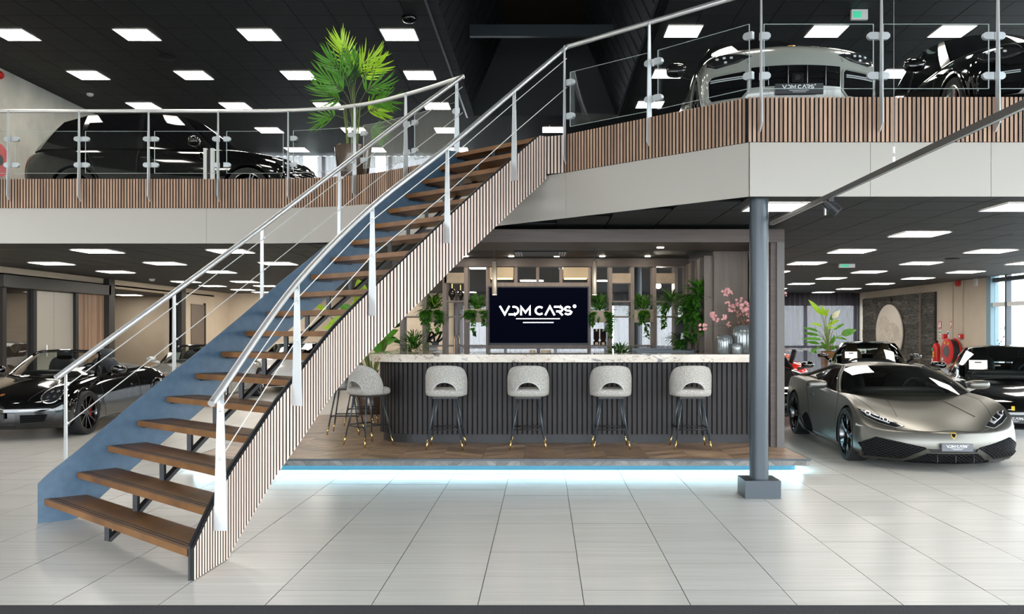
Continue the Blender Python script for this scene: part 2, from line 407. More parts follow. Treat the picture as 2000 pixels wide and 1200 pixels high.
b.add([(-1.84, y1, ZC), (1.77, y1, ZC), (.9, y1 - .6, 8.6), (-.9, y1 - .6, 8.6)], [(0, 1, 2, 3)], M_void)
b.add([(-1.84, y0, ZC), (1.77, y0, ZC), (.9, y0 + .6, 8.6), (-.9, y0 + .6, 8.6)], [(0, 1, 2, 3)], M_void)
b.box((-1, y0, 8.6), (1, y1, 8.7), mat('roof_board', (.03, .018, .01), .7)); lan = tag(b.build('ceiling_lantern'), kind='structure')
b = MB()
for s, x0 in ((-1, -1.84), (1, 1.77)):              # board joints on the slopes
    for k in range(0, 30):
        yy = 3.6 + .6 * k; x1 = s * .9; b.bar((x0 - s * .012, yy, ZC), (x1 - s * .012, yy, 8.6), .012, .012, M_ceilgap)
    b.bar(((x0 + s * .9) / 2 - s * .012, 3.6, (ZC + 8.6) / 2), ((x0 + s * .9) / 2 - s * .012, 21, (ZC + 8.6) / 2), .014, .014, M_ceilgap)
tag(b.build('board_joint', lan), kind='stuff')
for yy in (12.5, 16.8): tag(MB().box((-1.42, yy - .06, 7.2), (1.35, yy + .06, 7.42), M_steelb).build('beam'), kind='structure')
for x0 in (-1.84, 1.77): tag(MB().box((x0 - .02, 3, ZC - .012), (x0 + .02, 21.05, ZC + .02), M_steelb).build('trim_6'), kind='structure')
# lower ceiling
ce = tag(MB().box((XL - 2.6, 12.4, ZS + .022), (XR, YB, ZS + .03), M_ceilgap).build('ceiling_lower'), kind='structure'); cells = []
for i in range(-18, 18):
    for j in range(-2, 36):
        x = .15 + .6 * i + .3; y = 8.6 + .6 * j + .3
        if all(inside(x + a, y + c, SLAB) for a in (-.28, .28) for c in (-.28, .28)): cells.append((x, y))
tiled(ce, 'ceiling_tile', 'tile_field', cells, .6, .6, ZS, .018, M_ceil, .006, up=False)
# right facade of glass, slate frames
wn = thing('window_1', (XR, 9, 0), None, None, kind='structure')
for y in [-2, 0, 2, 4, 6, 8, 10, 12, 14, 16, 17.6, 18.9, 20.15]: MB().box((XR - .06, y - .04, 0), (XR + .06, y + .04, ZC), M_steelb).build('mullion', wn)
MB().box((XR - .1, 20.75, 0), (XR + .1, 20.95, ZC), mat('blue_frame', (.16, .26, .31), .4)).build('post', wn)
for z in (.05, 2.17, 2.75, 3.7, 5.2, 6.6): MB().box((XR - .05, -3, z - .05), (XR + .05, 20.75, z + .05), M_white if z == 2.17 else M_steelb).build('rail', wn)
ys = [-3, 0, 4, 8, 12, 16, 18.9, 20.15, 20.75]
for a, c in zip(ys[:-1], ys[1:]): MB().box((XR - .008, a, .05), (XR + .008, c, 6.6), M_glass).build('pane', wn)
tag(MB().box((-60, -40, -.4), (60, 70, -.1), mat('paving', (.45, .45, .44), .8)).build('ground'), kind='structure')
# back windows behind sheer curtains, lower floor
wn = thing('window_2', (4, YB, 0), None, None, kind='structure')
for k in range(9): MB().box((-3 + k * 1.7 - .05, YB, .0), (-3 + k * 1.7 + .05, YB + .1, 2.5), M_steelb).build('mullion', wn)
for z in (.06, 1.0, 2.46): MB().box((-3, YB + .01, z - .05), (XR, YB + .09, z + .05), M_steelb).build('rail', wn)
for k in range(8): MB().box((-2.95 + k * 1.7, YB + .04, .1), (-3 + k * 1.7 + 1.65, YB + .05, 2.42), M_glass).build('pane', wn)
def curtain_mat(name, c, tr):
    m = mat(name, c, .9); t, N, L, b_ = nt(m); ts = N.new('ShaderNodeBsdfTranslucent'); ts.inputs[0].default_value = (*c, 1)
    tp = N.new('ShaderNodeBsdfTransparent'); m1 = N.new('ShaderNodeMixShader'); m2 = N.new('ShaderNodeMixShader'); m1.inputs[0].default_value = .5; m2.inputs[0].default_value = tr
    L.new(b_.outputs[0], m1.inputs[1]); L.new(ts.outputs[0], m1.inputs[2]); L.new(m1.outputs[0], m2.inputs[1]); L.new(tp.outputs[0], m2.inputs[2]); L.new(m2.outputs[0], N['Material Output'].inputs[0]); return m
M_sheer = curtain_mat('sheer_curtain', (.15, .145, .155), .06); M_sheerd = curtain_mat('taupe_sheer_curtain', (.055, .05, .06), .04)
def curtain(x0, x1, y, z0, z1, label, amp=.05, wl=.17, m=None):
    b = MB(); n = int((x1 - x0) / wl * 8); vs = []
    for k in range(n + 1):
        x = x0 + (x1 - x0) * k / n; ph = 2 * pi * (x - x0) / wl + .8 * sin(x * 1.7); vs += [(x + .02 * sin(ph * .5), y + amp * sin(ph), z0), (x, y + amp * .8 * sin(ph), z1)]
    b.add(vs, [(2 * k, 2 * k + 2, 2 * k + 3, 2 * k + 1) for k in range(n)], m or M_sheer); o = b.build('curtain', None, True); tag(o, label, 'curtain')
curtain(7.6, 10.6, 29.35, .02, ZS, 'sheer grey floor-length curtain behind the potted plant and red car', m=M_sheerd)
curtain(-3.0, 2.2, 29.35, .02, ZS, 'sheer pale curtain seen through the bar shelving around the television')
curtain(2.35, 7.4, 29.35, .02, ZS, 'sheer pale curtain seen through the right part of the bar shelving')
wn = thing('window_3', (-5, YU, ZU), None, None, kind='structure')
for k in range(5): MB().box((-8.4 + k * 1.95 - .05, YU, ZU), (-8.4 + k * 1.95 + .05, YU + .1, 6.66), M_steelb).build('mullion', wn)
for k in range(4): MB().box((-8.35 + k * 1.95, YU + .04, ZU), (-8.4 + k * 1.95 + 1.9, YU + .05, 6.66), M_glass).build('pane', wn)
for k, (a, c) in enumerate(((-8.4, -7.0), (-6.6, -4.9), (-4.6, -2.4), (-2.2, -.8))):
    curtain(a, c, YU - .15, ZU + .02, 6.64, ['grey net curtain on the upper back window behind the black estate', 'grey net curtain on the upper back window left of the palm pot', 'grey net curtain on the upper back window behind the palm pot', 'grey net curtain on the upper back window near the stair head'][k], .04, .2)
# round steel column on its block
t = thing('column', px(1490, 968, 8.15), None, None, kind='structure')
cx, cyy = 2.02, 8.21
MB().box((cx - .165, cyy - .16, 0), (cx + .165, cyy + .16, .165), M_steelb).build('plinth', t)
MB().lathe([(.088, .165), (.088, 2.79)], (cx, cyy, 0), M_steelb, 32).build('shaft', t, True)
# left wall with office front
b = MB().box((XL - .2, -3, 0), (XL, 17.2, ZS + .1), M_beigew).box((XL - .2, 17.2, 2.66), (XL, 21.5, ZS + .1), M_beigew).box((XL - .2, 21.5, 2.62), (XL, 25.1, ZS + .1), M_beigew).box((XL - .2, 25.1, 0), (XL, YB + .2, ZS + .1), M_beigew)
tag(b.build('wall_left'), kind='structure')
b = MB().box((XL - 2.6, 17.0, 0), (XL - 2.4, 21.2, ZS + .1), M_beigew).box((XL - 4.8, 28.2, 0), (XL - .2, 28.4, ZS), M_beigew).box((XL - 4.8, 21.5, 0), (XL - 4.6, 28.2, ZS), M_beigew).box((XL - 2.5, 17.0, 0), (XL - .2, 17.2, ZS), M_beigew)
tag(b.build('wall_alcove'), kind='structure'); tag(MB().box((XL - 4.8, 17, 2.66), (XL, 28.4, 2.7), M_void).build('ceiling_alcove'), kind='structure')
tag(MB().box((XL - 4.7, 21.2, 0), (XL - .2, 21.49, 2.66), M_dwood).build('wall_partition'), kind='structure')
M_dsteel = mat('dark_steel', (.05, .05, .05), .4, .3)
tag(MB().box((XL - .05, 17.1, 2.42), (XL + .14, 21.35, 2.66), M_dsteel).build('beam'), kind='structure')
tag(MB().box((XL - .05, 21.25, 0), (XL + .14, 21.53, ZS), M_dsteel).build('column'), kind='structure')
tag(MB().box((XL - .05, 25.1, 0), (XL + .04, 25.5, 2.64), M_black).build('trim_7'), kind='structure')
tag(MB().box((XL - .05, 25.5, 0), (XL + .14, 25.8, ZS), M_dsteel).build('column'), kind='structure')
dr = thing('door_1', (XL, 19.1, 0), None, None, kind='structure')
for y in (17.2, 18.24, 19.89): MB().box((XL - .06, y, 0), (XL + .06, y + .12, 2.42), M_black).build('frame', dr)
MB().box((XL - .03, 18.36, .05), (XL, 19.1, 2.4), M_fascia).build('door_leaf', dr); MB().box((XL - .03, 19.11, .05), (XL, 19.88, 2.4), M_fascia).build('door_leaf', dr)
MB().tube([(XL + .05, 18.75, 1.0), (XL + .05, 18.75, 1.25)], .012, M_chrome).build('door_handle', dr)
MB().box((XL - .012, 17.33, .05), (XL - .004, 18.24, 2.4), M_glass).build('pane', dr)
tag(MB().box((XL - 1.9, 17.6, 0), (XL - 1.2, 18.9, 1.05), M_tread).build('desk'), 'brown wooden reception desk behind the office glass at the left edge', 'desk')
sl = thing('wood_panel', (XL, 20.6, 0), 'ribbed brown wood panel beside the steel column on the left wall', 'panel')
MB().box((XL - .03, 20.02, .05), (XL, 21.25, 2.41), M_gap).build('backing', sl)
for k in range(24): MB().box((XL, 20.03 + k * .051, .05), (XL + .02, 20.07 + k * .051, 2.41), M_slat).build('rib', sl)
dr = thing('door_2', (XL, 27, 0), None, None, kind='structure')
MB().box((XL, 26.5, 0), (XL + .03, 27.5, 2.37), M_gwood).build('door_leaf', dr); MB().box((XL, 27.5, 0), (XL + .05, 27.58, 2.42), M_black).build('frame', dr)
# ------------------------------------------------------------------ luminous ceiling panels
DW = .575
_d = MB().box((-DW / 2, -DW / 2, -.004), (DW / 2, DW / 2, .002), M_led).mesh('diffuser')
_f = MB()
for s in (-1, 1): _f.box((s * DW / 2, -DW / 2 - .012, -.007), (s * (DW / 2 + .012), DW / 2 + .012, .004), M_ledf).box((-DW / 2, s * DW / 2, -.007), (DW / 2, s * (DW / 2 + .012), .004), M_ledf)
_f = _f.mesh('frame')
def lamp(x, y, H, label, group):
    t = thing('ceiling_light', (x, y, H - .008), label, 'ceiling light', group)
    link('frame', _f, t, (x, y, H - .008)); link('diffuser', _d, t, (x, y, H - .008))
ORD = ['first', 'second', 'third', 'fourth', 'fifth', 'sixth', 'seventh', 'eighth', 'ninth', 'tenth']
def rows(H, data, where, group, cnt):
    for y, xs in data:
        Y = F * (H - CH) / (CY - y); xs = sorted(xs)
        for k, x in enumerate(xs):
            lamp((x - CX) * Y / F + DW / 2, Y + DW / 2, H, 'luminous panel %s, %s row, %s from left' % (where, ORD[cnt], ORD[k]), group)
        cnt += 1
rows(ZC, [(56, (-24, 220, 463, 742)), (138, (130, 339, 547, 788)), (200, (245, 427, 611, 825)), (249, (497, 665, 848)), (288, (554, 707, 872))], 'in the upper ceiling left of the roof lantern', 'upper left ceiling lights', 0)
rows(ZC, [(49, (1306, 1591, 1841)), (135, (1280, 1507, 1732)), (197.5, (1247,)), (248, (1060,))], 'in the upper ceiling right of the roof lantern', 'upper right ceiling lights', 0)
for j, Y in enumerate((10.05, 12.45)):  # unseen rows of the same grid, added to light the front of the hall
    for k, x in enumerate((-8.2, -5.6, -3.2, 2.3, 4.7, 7.2)): lamp(x, Y, ZC, 'added unseen luminous panel high above the stair and bar, %s row, %s from left' % (ORD[j], ORD[k]), 'added ceiling lights above the front of the hall')
rows(ZS, [(395, (1476, 1970)), (452, (1769,)), (487, (1639, 1916)), (511.5, (1554, 1781, 1995)), (529, (1490, 1680, 1872)), (542, (1607, 1779)), (553, (1550, 1706)), (563, (1500, 1645)), (570, (1596,))], 'in the lower ceiling right of the bar', 'lower right ceiling lights', 0)
rows(ZS, [(487, (137, 402)), (512, (54, 279, 504)), (529, (187, 391, 585)), (549, (332, 449)), (557.5, (388, 494, 600)), (565, (450,)), (570, (491,))], 'in the lower ceiling left of the stair', 'lower left ceiling lights', 0)
lamp(-12.75, 26.9, 2.655, 'square luminous panel inside the beige alcove of the left wall', None)
lamp(XL - 1.6, 19.8, 2.655, 'square luminous panel inside the glazed office at the left edge', None)
for k, (x, y) in enumerate(((-4.9, 28.5), (-3.7, 26.4), (-2.5, 28.5), (-1.2, 17.5), (-.3, 22.), (.6, 17.5), (1.6, 22.), (3.4, 17.5))): lamp(x, y, ZS, 'square luminous panel behind the bar shelving, back-wall ones added, %s from left' % ORD[k], 'ceiling lights behind the bar')  # panels nearest the back wall are unseen, added to brighten that wall
# small ceiling fittings
def disc(name, x, y, H, r, h, m, label, cat, dome=False):
    Y = F * (H - CH) / (CY - y); c = ((x - CX) * Y / F, Y, H)
    pr = [(r, 0), (r, -h * .4), (r * .8, -h * .8), (r * .4, -h)] if dome else [(r, 0), (r, -h * .7), (r * .92, -h)]
    tag(MB().lathe(pr, c, m, 20).build(name, None, True), label, cat)
disc('speaker', 326, 112, ZC, .16, .03, mat('dark_grille', (.006, .006, .006), .7), 'flat round black ceiling speaker between the upper left lights', 'speaker')
disc('camera_dome', 799, 33, ZC, .12, .10, mat('smoked_dome', (.004, .004, .005), .05), 'black dome camera at the top beside the roof lantern', 'camera', True)
disc('smoke_detector', 176, 183, ZC, .07, .06, M_white, 'white smoke detector on the dark ceiling above the black estate', 'detector', True)
disc('smoke_detector', 673, 111, ZC, .07, .06, M_white, 'white smoke detector half hidden behind the palm top', 'detector', True)
disc('smoke_detector', 297, 545, ZS, .07, .06, M_white, 'white smoke detector on the lower ceiling above the beige alcove', 'detector', True)
disc('speaker', 1860, 505, ZS, .12, .02, mat('dark_grille'), 'flat round black speaker in the lower ceiling on the right', 'speaker')
def signbox(c, sx, sy, label):
    t = thing('exit_sign', c, label, 'exit sign'); MB().box((c[0] - sx / 2, c[1] - .03, c[2] - sy), (c[0] + sx / 2, c[1] + .03, c[2]), M_white).build('housing', t)
    MB().box((c[0] - sx * .42, c[1] - .034, c[2] - sy * .85), (c[0] + sx * .1, c[1] - .03, c[2] - sy * .2), mat('sign_green', (.05, .45, .25), .4, emit=.6)).build('sign_face', t)
signbox((5.05, 14.0, ZC - .0), .26, .16, 'pale emergency exit light on the upper ceiling above the grey off-roader')
signbox((5.75, 16.6, ZS), .3, .07, 'pale green emergency exit light on the lower ceiling right of the column')
# ================================================================== STAIRCASE
R = .1932
LP = [(-4.17, 6.99), (-4.03, 7.05), (-3.84, 7.19), (-3.68, 7.37), (-3.52, 7.56), (-3.35, 7.75), (-3.18, 7.97), (-3.03, 8.2), (-2.89, 8.45), (-2.75, 8.67), (-2.59, 8.85), (-2.41, 9.02), (-2.24, 9.19), (-2.07, 9.35), (-1.90, 9.52), (-1.73, 9.69), (-1.56, 9.88), (-1.40, 10.07), (-1.23, 10.26), (-1.07, 10.46), (-.93, 10.62)]
RP = [(-2.205, 5.13), (-2.20, 5.41), (-2.19, 5.69), (-2.17, 5.99), (-2.13, 6.34), (-2.07, 6.62), (-1.98, 6.86), (-1.90, 7.12), (-1.82, 7.42), (-1.71, 7.72), (-1.57, 7.97), (-1.41, 8.17), (-1.25, 8.35), (-1.09, 8.53), (-.93, 8.70), (-.76, 8.87), (-.59, 9.03), (-.42, 9.21), (-.25, 9.38), (-.07, 9.56), (.09, 9.70)]
LPs = cat_rom([(x, y, 0) for x, y in LP], 10); RPs = cat_rom([(x, y, 0) for x, y in RP], 10)
def at(P, k):
    k = max(0, min(19.999, k)); i = int(k * 10); t = k * 10 - i; return P[i].lerp(P[min(i + 1, len(P) - 1)], t)
st = thing('staircase', (-2.2, 7.5, 0), 'curved open staircase with wooden treads, slate blue and slatted sides and steel handrails', 'staircase')
def stringer(P, k0, k1, up, dn, t, m, side, front_h):
    b = MB(); ks = [k0 + (k1 - k0) * i / 90 for i in range(91)]; rows_ = []
    for i, k in enumerate(ks):
        p = at(P, k); d = (at(P, k + .1) - at(P, k - .1)).normalized(); n = Vector((d.y, -d.x, 0)) * side
        zt = R * k + up; zb = max(0.0, R * k - dn)
        if zt < front_h: zt = front_h
        zt = min(zt, ZU + .03 if side < 0 else ZU - .004); zb = min(zb, 3.27)
        rows_.append((p, p + n * t, zb, zt))
    vs = []; fs = []
    for (a, c, zb, zt) in rows_: vs += [(a.x, a.y, zb), (a.x, a.y, zt), (c.x, c.y, zt), (c.x, c.y, zb)]
    for i in range(90):
        o = 4 * i
        for q in range(4): fs.append((o + q, o + (q + 1) % 4, o + 4 + (q + 1) % 4, o + 4 + q))
    fs += [(3, 2, 1, 0), (360, 361, 362, 363)]
    b.add(vs, fs, m); return b.build('stringer', st, True, sharp=35)
o = stringer(LPs, .75, 19.9, .17, .385, .014, M_blue, -1, .27); o['label'] = 'slate blue inner face of the left stringer'
o = stringer(RPs, 1.0, 19.6, .022, .53, .014, M_black, 1, .19); o['label'] = 'black steel plate behind the slats'
# slats on the outer face of the right stringer
acc = 0.; pk = at(RPs, 1.03); nextd = 0.; k = 1.03; SP = .0404
while k < 19.45:
    p = at(RPs, k); acc += (p - pk).length; pk = p
    if acc >= nextd:
        nextd += SP; d = (at(RPs, k + .1) - at(RPs, k - .1)).normalized(); n = Vector((d.y, -d.x, 0)); h = .0128
        dz = R * (at(RPs, k + .05) - at(RPs, k - .05)).length and R * .1 / max(1e-4, (at(RPs, k + .05) - at(RPs, k - .05)).length) * h
        zt = R * k + .012; zb = R * k - .535; b = MB(); a0 = p - d * h + n * .018; a1 = p + d * h + n * .018; q0 = a0 + n * .022; q1 = a1 + n * .022
        zb0, zb1 = max(.004, zb - dz), max(.004, zb + dz); zt0, zt1 = min(ZU + .01, zt - dz), min(ZU + .01, zt + dz)
        zt0 = max(zt0, .17); zt1 = max(zt1, .17); zb0 = min(zb0, 3.25); zb1 = min(zb1, 3.25)
        b.hexa([(a0.x, a0.y, zb0), (q0.x, q0.y, zb0), (q1.x, q1.y, zb1), (a1.x, a1.y, zb1), (a0.x, a0.y, zt0), (q0.x, q0.y, zt0), (q1.x, q1.y, zt1), (a1.x, a1.y, zt1)], M_slatlit); veneer(b, M_slatlit, (3,)); b.build('slat', st)
    k += .004
pe = at(RPs, 19.45); n2 = (CORN_A - pe); n2.z = 0           # flat return of the slats up to the corner post
L2 = n2.length; d = n2.normalized(); nrm = Vector((d.y, -d.x, 0))
MB().hexa([(*pe.xy, ZF), (*CORN_A.xy, ZF), *[(*(CORN_A - nrm * .02).xy, ZF), (*(pe - nrm * .02).xy, ZF)], (*pe.xy, ZU), (*CORN_A.xy, ZU), (*(CORN_A - nrm * .02).xy, ZU), (*(pe - nrm * .02).xy, ZU)], M_gap).build('end_plate', st)
for i in range(int(L2 / SP)):
    c = pe + d * (i + .6) * SP; a0 = c - d * .0128; a1 = c + d * .0128; q0 = a0 + nrm * .022; q1 = a1 + nrm * .022
    veneer(MB().hexa([(*a0.xy, ZF), (*q0.xy, ZF), (*q1.xy, ZF), (*a1.xy, ZF), (*a0.xy, ZU + .01), (*q0.xy, ZU + .01), (*q1.xy, ZU + .01), (*a1.xy, ZU + .01)], M_slatlit), M_slatlit, (3,)).build('slat', st)
# treads with two dark grip strips each
M_grip = mat('grip_strip', (.02, .018, .016), .9)
for k in range(1, 20):
    a, c = at(LPs, k), at(RPs, k); d = (c - a).normalized(); back = Vector((-d.y, d.x, 0)); z = R * k
    a = a + d * .012; c = c - d * .012; t = .047; D = .30 if k < 19 else .16
    def meet(P):                                    # where the back edge meets a stringer
        for i in range(int(k * 10), len(P)):
            if (P[i] - a).dot(back) >= D: return P[i], i
        return P[-1], len(P) - 1
    (pr_, ir), (pl_, il) = meet(RPs), meet(LPs); inn = lambda P, i: Vector((-(P[min(i + 1, len(P) - 1)] - P[i - 1]).y, (P[min(i + 1, len(P) - 1)] - P[i - 1]).x, 0)).normalized() * .004
    b = MB(); q = [a, c, pr_, pl_ + d * .012]
    b.hexa([(*p.xy, z - t) for p in q] + [(*p.xy, z) for p in q], M_tread); tr = b.build('tread', st)
    if k <= 6:
        for g in (.035, .065):
            p0, p1 = a + back * g, c + back * g
            MB().hexa([(*v.xy, z) for v in (p0, p1, p1 + back * .008, p0 + back * .008)] + [(*v.xy, z + .0015) for v in (p0, p1, p1 + back * .008, p0 + back * .008)], M_grip).build('grip_strip', tr)
    # bracket under the tread on the left stringer
    e = a + back * .04 + d * .02; MB().bar((*e.xy, z - t - .012), (*(e + back * .2).xy, z - t - .012), .04, .012, M_black).build('bracket', tr)
# central spine: inclined bar with a post under each tread
sp = []
for k in range(1, 20):
    a, c = at(LPs, k), at(RPs, k); d = (c - a).normalized(); back = Vector((-d.y, d.x, 0)); m_ = a.lerp(c, .44) + back * .07; z = R * k
    zb = max(.02, z - .047 - .17); sp.append(Vector((m_.x, m_.y, zb)))
    MB().box((m_.x - .017, m_.y - .022, zb), (m_.x + .017, m_.y + .022, z - .047), M_black).build('spine_post', st)
b = MB()
for p, q in zip(sp[:-1], sp[1:]): b.bar(p, q, .05, .03, M_black)
b.build('spine', st)
# handrails, posts, cables
def rail(pts, r=.0245, m=M_chrome): return MB().tube(cat_rom(pts, 8), r, m, 14).build('handrail', st, True)
def nrm_at(P, k):
    d = (at(P, k + .2) - at(P, k - .2)).normalized(); return Vector((d.y, -d.x, 0))
RPOST = []                                          # posts stand on the outer face of the slats
for xc, yt, yb in ((430, 768, 1037), (580, 556, 793), (727, 406, 617), (873, 291, 475), (1004, 180, 353)):
    best = min((abs(CX + F * q.x / q.y - xc), k, q) for k in [1.2 + .02 * i for i in range(920)] for q in (at(RPs, k) + nrm_at(RPs, k) * .085,))
    q = best[2]; RPOST.append((best[1], q, CH - (yt - CY) * q.y / F, CH - (yb - CY) * q.y / F))
RR = [(0, 0, 0)] + [(q.x, q.y, zt + .012) for k, q, zt, zb in RPOST] + [(.25, 9.50, 4.635)]
LR = [(-3.945, 7.06, 1.17), (-3.88, 7.14, 1.235), (-3.29, 7.85, 1.915), (-2.765, 8.68, 2.60), (-2.135, 9.28, 3.30), (-1.53, 10.0, 4.02), (-.985, 10.62, 4.64)]
def ext(P):
    a, c = Vector(P[1]), Vector(P[2]); return [tuple(a - (c - a).normalized() * .11)] + P[1:]
RR, LR = ext(RR), ext(LR); rail(RR); rail(LR)
def blade(owner, p, n, z0, z1, d0, d1, t=.010, m=M_alu, name='post', tip=.07):
    """flat tapering post: depth d0 at the foot, d1 at the head, along n; foot cut at a slant"""
    n = Vector((n[0], n[1], 0)).normalized(); s = Vector((-n.y, n.x, 0)) * t / 2; b = MB(); P = []
    for sg in (-1, 1):
        for (u, z) in ((0, z0 - 0), (d0, z0 + tip), (d1 * .5 + d0 * .5, z1), (d0 * .5 - d1 * .5, z1)): P.append(Vector((p[0], p[1], 0)) + n * u + s * sg + Vector((0, 0, z)))
    b.add(P, [(0, 1, 2, 3), (7, 6, 5, 4), (0, 4, 5, 1), (1, 5, 6, 2), (2, 6, 7, 3), (3, 7, 4, 0)], m); return b.build(name, owner)
for k, q, zt, zb in RPOST:
    n = nrm_at(RPs, k); o = blade(st, (q.x - n.x * .043, q.y - n.y * .043), n, zb, zt, .09, .04, tip=.0)
for p, zb in zip(LR[1:5], (.42, 1.05, 1.72, 2.35)):
    blade(st, (p[0] - .022, p[1] + .02), (-.75, .65), zb, p[2] - .015, .06, .04, tip=0)
for RLs in (RR, LR):
    P = RLs[1:]
    for off in (.125, .44):
        MB().tube([Vector(p) - Vector((0, 0, off)) for p in P], .0042, M_cable, 6).build('cable', st, True)
    b = MB()
    for p in P[:-1]:
        for off in (.125, .44): b.ell((p[0], p[1] - .004, p[2] - off), (.012, .012, .012), M_chrome, 8, 5)
    b.build('screw', st, True)
# ------------------------------------------------------------------ balcony railings
ZH = 4.64
def railing(name, loc, label, edge, posts, gl):
    t = thing(name, loc, label, 'railing')
    MB().tube([Vector((p.x, p.y, ZH)) for p in edge], .026, M_chrome, 14).build('handrail', t, True)
    for p, n in posts:
        n = Vector(n); o = blade(t, (p[0] + n.x * .035, p[1] + n.y * .035), n, 3.36, ZH - .01, .085, .03, .012)
    for seg in gl:                                   # seg: list of plan points from post to post
        for z, hh in ((0, 0),):
            b = MB()
            for a, c in zip(seg[:-1], seg[1:]):
                d = (c - a).normalized(); s = Vector((d.y, -d.x, 0)) * .005
                b.hexa([(*(a - s).xy, 3.765), (*(c - s).xy, 3.765), (*(c + s).xy, 3.765), (*(a + s).xy, 3.765), (*(a - s).xy, 4.355), (*(c - s).xy, 4.355), (*(c + s).xy, 4.355), (*(a + s).xy, 4.355)], M_glass)
            g = b.build('glass_panel', t)
            e = MB()
            for a, c in zip(seg[:-1], seg[1:]):
                for z in (3.765, 4.355): e.bar((*a.xy, z), (*c.xy, z), .008, .0045, M_edge)
            for p in (seg[0], seg[-1]): e.bar((*p.xy, 3.765), (*p.xy, 4.355), .008, .006, M_edge)
            e.build('polished_edge', g)
        for p, d in ((seg[0], (seg[1] - seg[0]).normalized()), (seg[-1], (seg[-2] - seg[-1]).normalized())):
            for z in (3.88, 4.245):
                c = p + d * .005; n = Vector((d.y, -d.x, 0)); q = MB()
                st_ = [(-.045, -.033), (.02, -.033)] + [(.02 + .033 * cos(radians(a_)), .033 * sin(radians(a_))) for a_ in range(-75, 90, 15)] + [(.02, .033), (-.045, .033)]; K_ = len(st_)
                q.add([Vector((c.x, c.y, z + v_)) + d * u_ + n * s_ for s_ in (-.02, .02) for u_, v_ in st_], [list(range(K_))[::-1], list(range(K_, 2 * K_))] + [(j, (j + 1) % K_, K_ + (j + 1) % K_, K_ + j) for j in range(K_)], M_alu); q.build('clamp', t)
    return t
nl = (0, -1)
xs = [((x - CX) * 12.29 / F) for x in (-391, -253, -115, 23, 160, 295, 430, 566)]
lp = [((x, 12.29), nl) for x in xs] + [((-2.545, 11.99), (-.45, -.9)), ((-1.735, 11.38), (-.68, -.73)), ((-.985, 10.64), (-.9, -.45))]
crv = [Vector((p.x, p.y, 0)) for p in curve]
def between(a, b):                                  # plan points of the left edge from a to b, a little short of the posts
    P = [v for v in ([Vector((xs[0] - 1, 12.29, 0))] + crv)]; R_ = resample(P, .05); seg = [p for p, d in R_ if a[0] + .05 < p.x < b[0] - .05]
    return seg[::4] + [seg[-1]] if len(seg) > 5 else seg
pp = [p for p, n in lp]; gl = [between(pp[i], pp[i + 1]) if pp[i + 1][0] > -4.5 else [Vector((pp[i][0] + .05, 12.29, 0)), Vector((pp[i + 1][0] - .05, 12.29, 0))] for i in range(len(pp) - 1)]
railing('balcony_railing', (-4, 12.3, ZU), 'curving left balcony railing with glass panels and steel handrail by the palm', [Vector((-10.5, 12.29, 0))] + crv, lp, gl)
dd = (CORN_B - CORN_A).normalized(); nd = Vector((dd.y, -dd.x, 0)); m1 = Vector(px(1277, 200, 8.78)); m1.z = 0
rp = [((.25, 9.52), (-.35, -1)), ((m1.x, m1.y), tuple(nd)), ((1.97, 8.0), nl), ((3.06, 8.0), nl), ((4.115, 8.0), nl), ((5.2, 8.0), nl), ((6.3, 8.), nl), ((7.4, 8.), nl), ((8.5, 8.), nl), ((9.6, 8.), nl)]
V = lambda x, y: Vector((x, y, 0))
gl = [[CORN_A + dd * .05, m1 - dd * .05], [m1 + dd * .05, CORN_B - dd * .0]] + [[V(a + .045, 8), V(c - .045, 8)] for a, c in ((1.97, 3.06), (3.06, 4.115), (4.115, 5.2), (5.2, 6.3), (6.3, 7.4), (7.4, 8.5), (8.5, 9.6))]
railing('balcony_railing', (2, 8, ZU), 'right balcony railing with glass panels in front of the grey off-roader', [CORN_A, CORN_B, V(10.6, 8)], rp, gl)
# ================================================================== BAR
PT = .15
X0, X1, Y0, Y1 = PLAT
pl = thing('bar_platform', ((X0 + X1) / 2, Y0, 0), 'low raised platform of herringbone oak with blue light strip under its front edge', 'platform')
MB().box((X0, Y0 + .01, .075), (X1, Y1, PT - .006), M_black).build('deck', pl)
MB().box((X0 + .2, Y0 + .2, 0), (X1 - .1, Y1 - .1, .076), M_plinthglow).build('plinth', pl)
MB().box((X0, Y0 - .012, PT - .02), (X1 + .012, Y0 + .012, PT + .001), M_steelb).box((X1 - .012, Y0, PT - .02), (X1 + .012, Y1, PT + .001), M_steelb).box((X0 - .012, Y0, PT - .02), (X0 + .012, Y1, PT + .001), M_steelb).build('edge_trim', pl)
MB().box((X0 + .06, Y0 + .055, .069), (X1 - .06, Y0 + .085, .0745), M_cyan).box((X1 - .085, Y0 + .1, .069), (X1 - .055, Y1 - .5, .0745), M_cyan).box((X0 + .055, Y0 + .1, .069), (X0 + .085, Y1 - .6, .0745), M_cyan).build('light_strip', pl)
def clip_box(poly, x0, x1, y0, y1):
    for ax, lim, sg in ((0, x0, 1), (0, x1, -1), (1, y0, 1), (1, y1, -1)):
        out = []
        for i, p in enumerate(poly):
            q = poly[(i + 1) % len(poly)]; a = (p[ax] - lim) * sg; b = (q[ax] - lim) * sg
            if a >= 0: out.append(p)
            if a * b < 0: t = a / (a - b); out.append((p[0] + (q[0] - p[0]) * t, p[1] + (q[1] - p[1]) * t))
        poly = out
        if len(poly) < 3: return None
    return poly
def uv_wood(m):
    return m
CW, PW = .46, .135                                  # chevron column and plank width
planks = []
n = int((X1 - X0) / CW) + 1
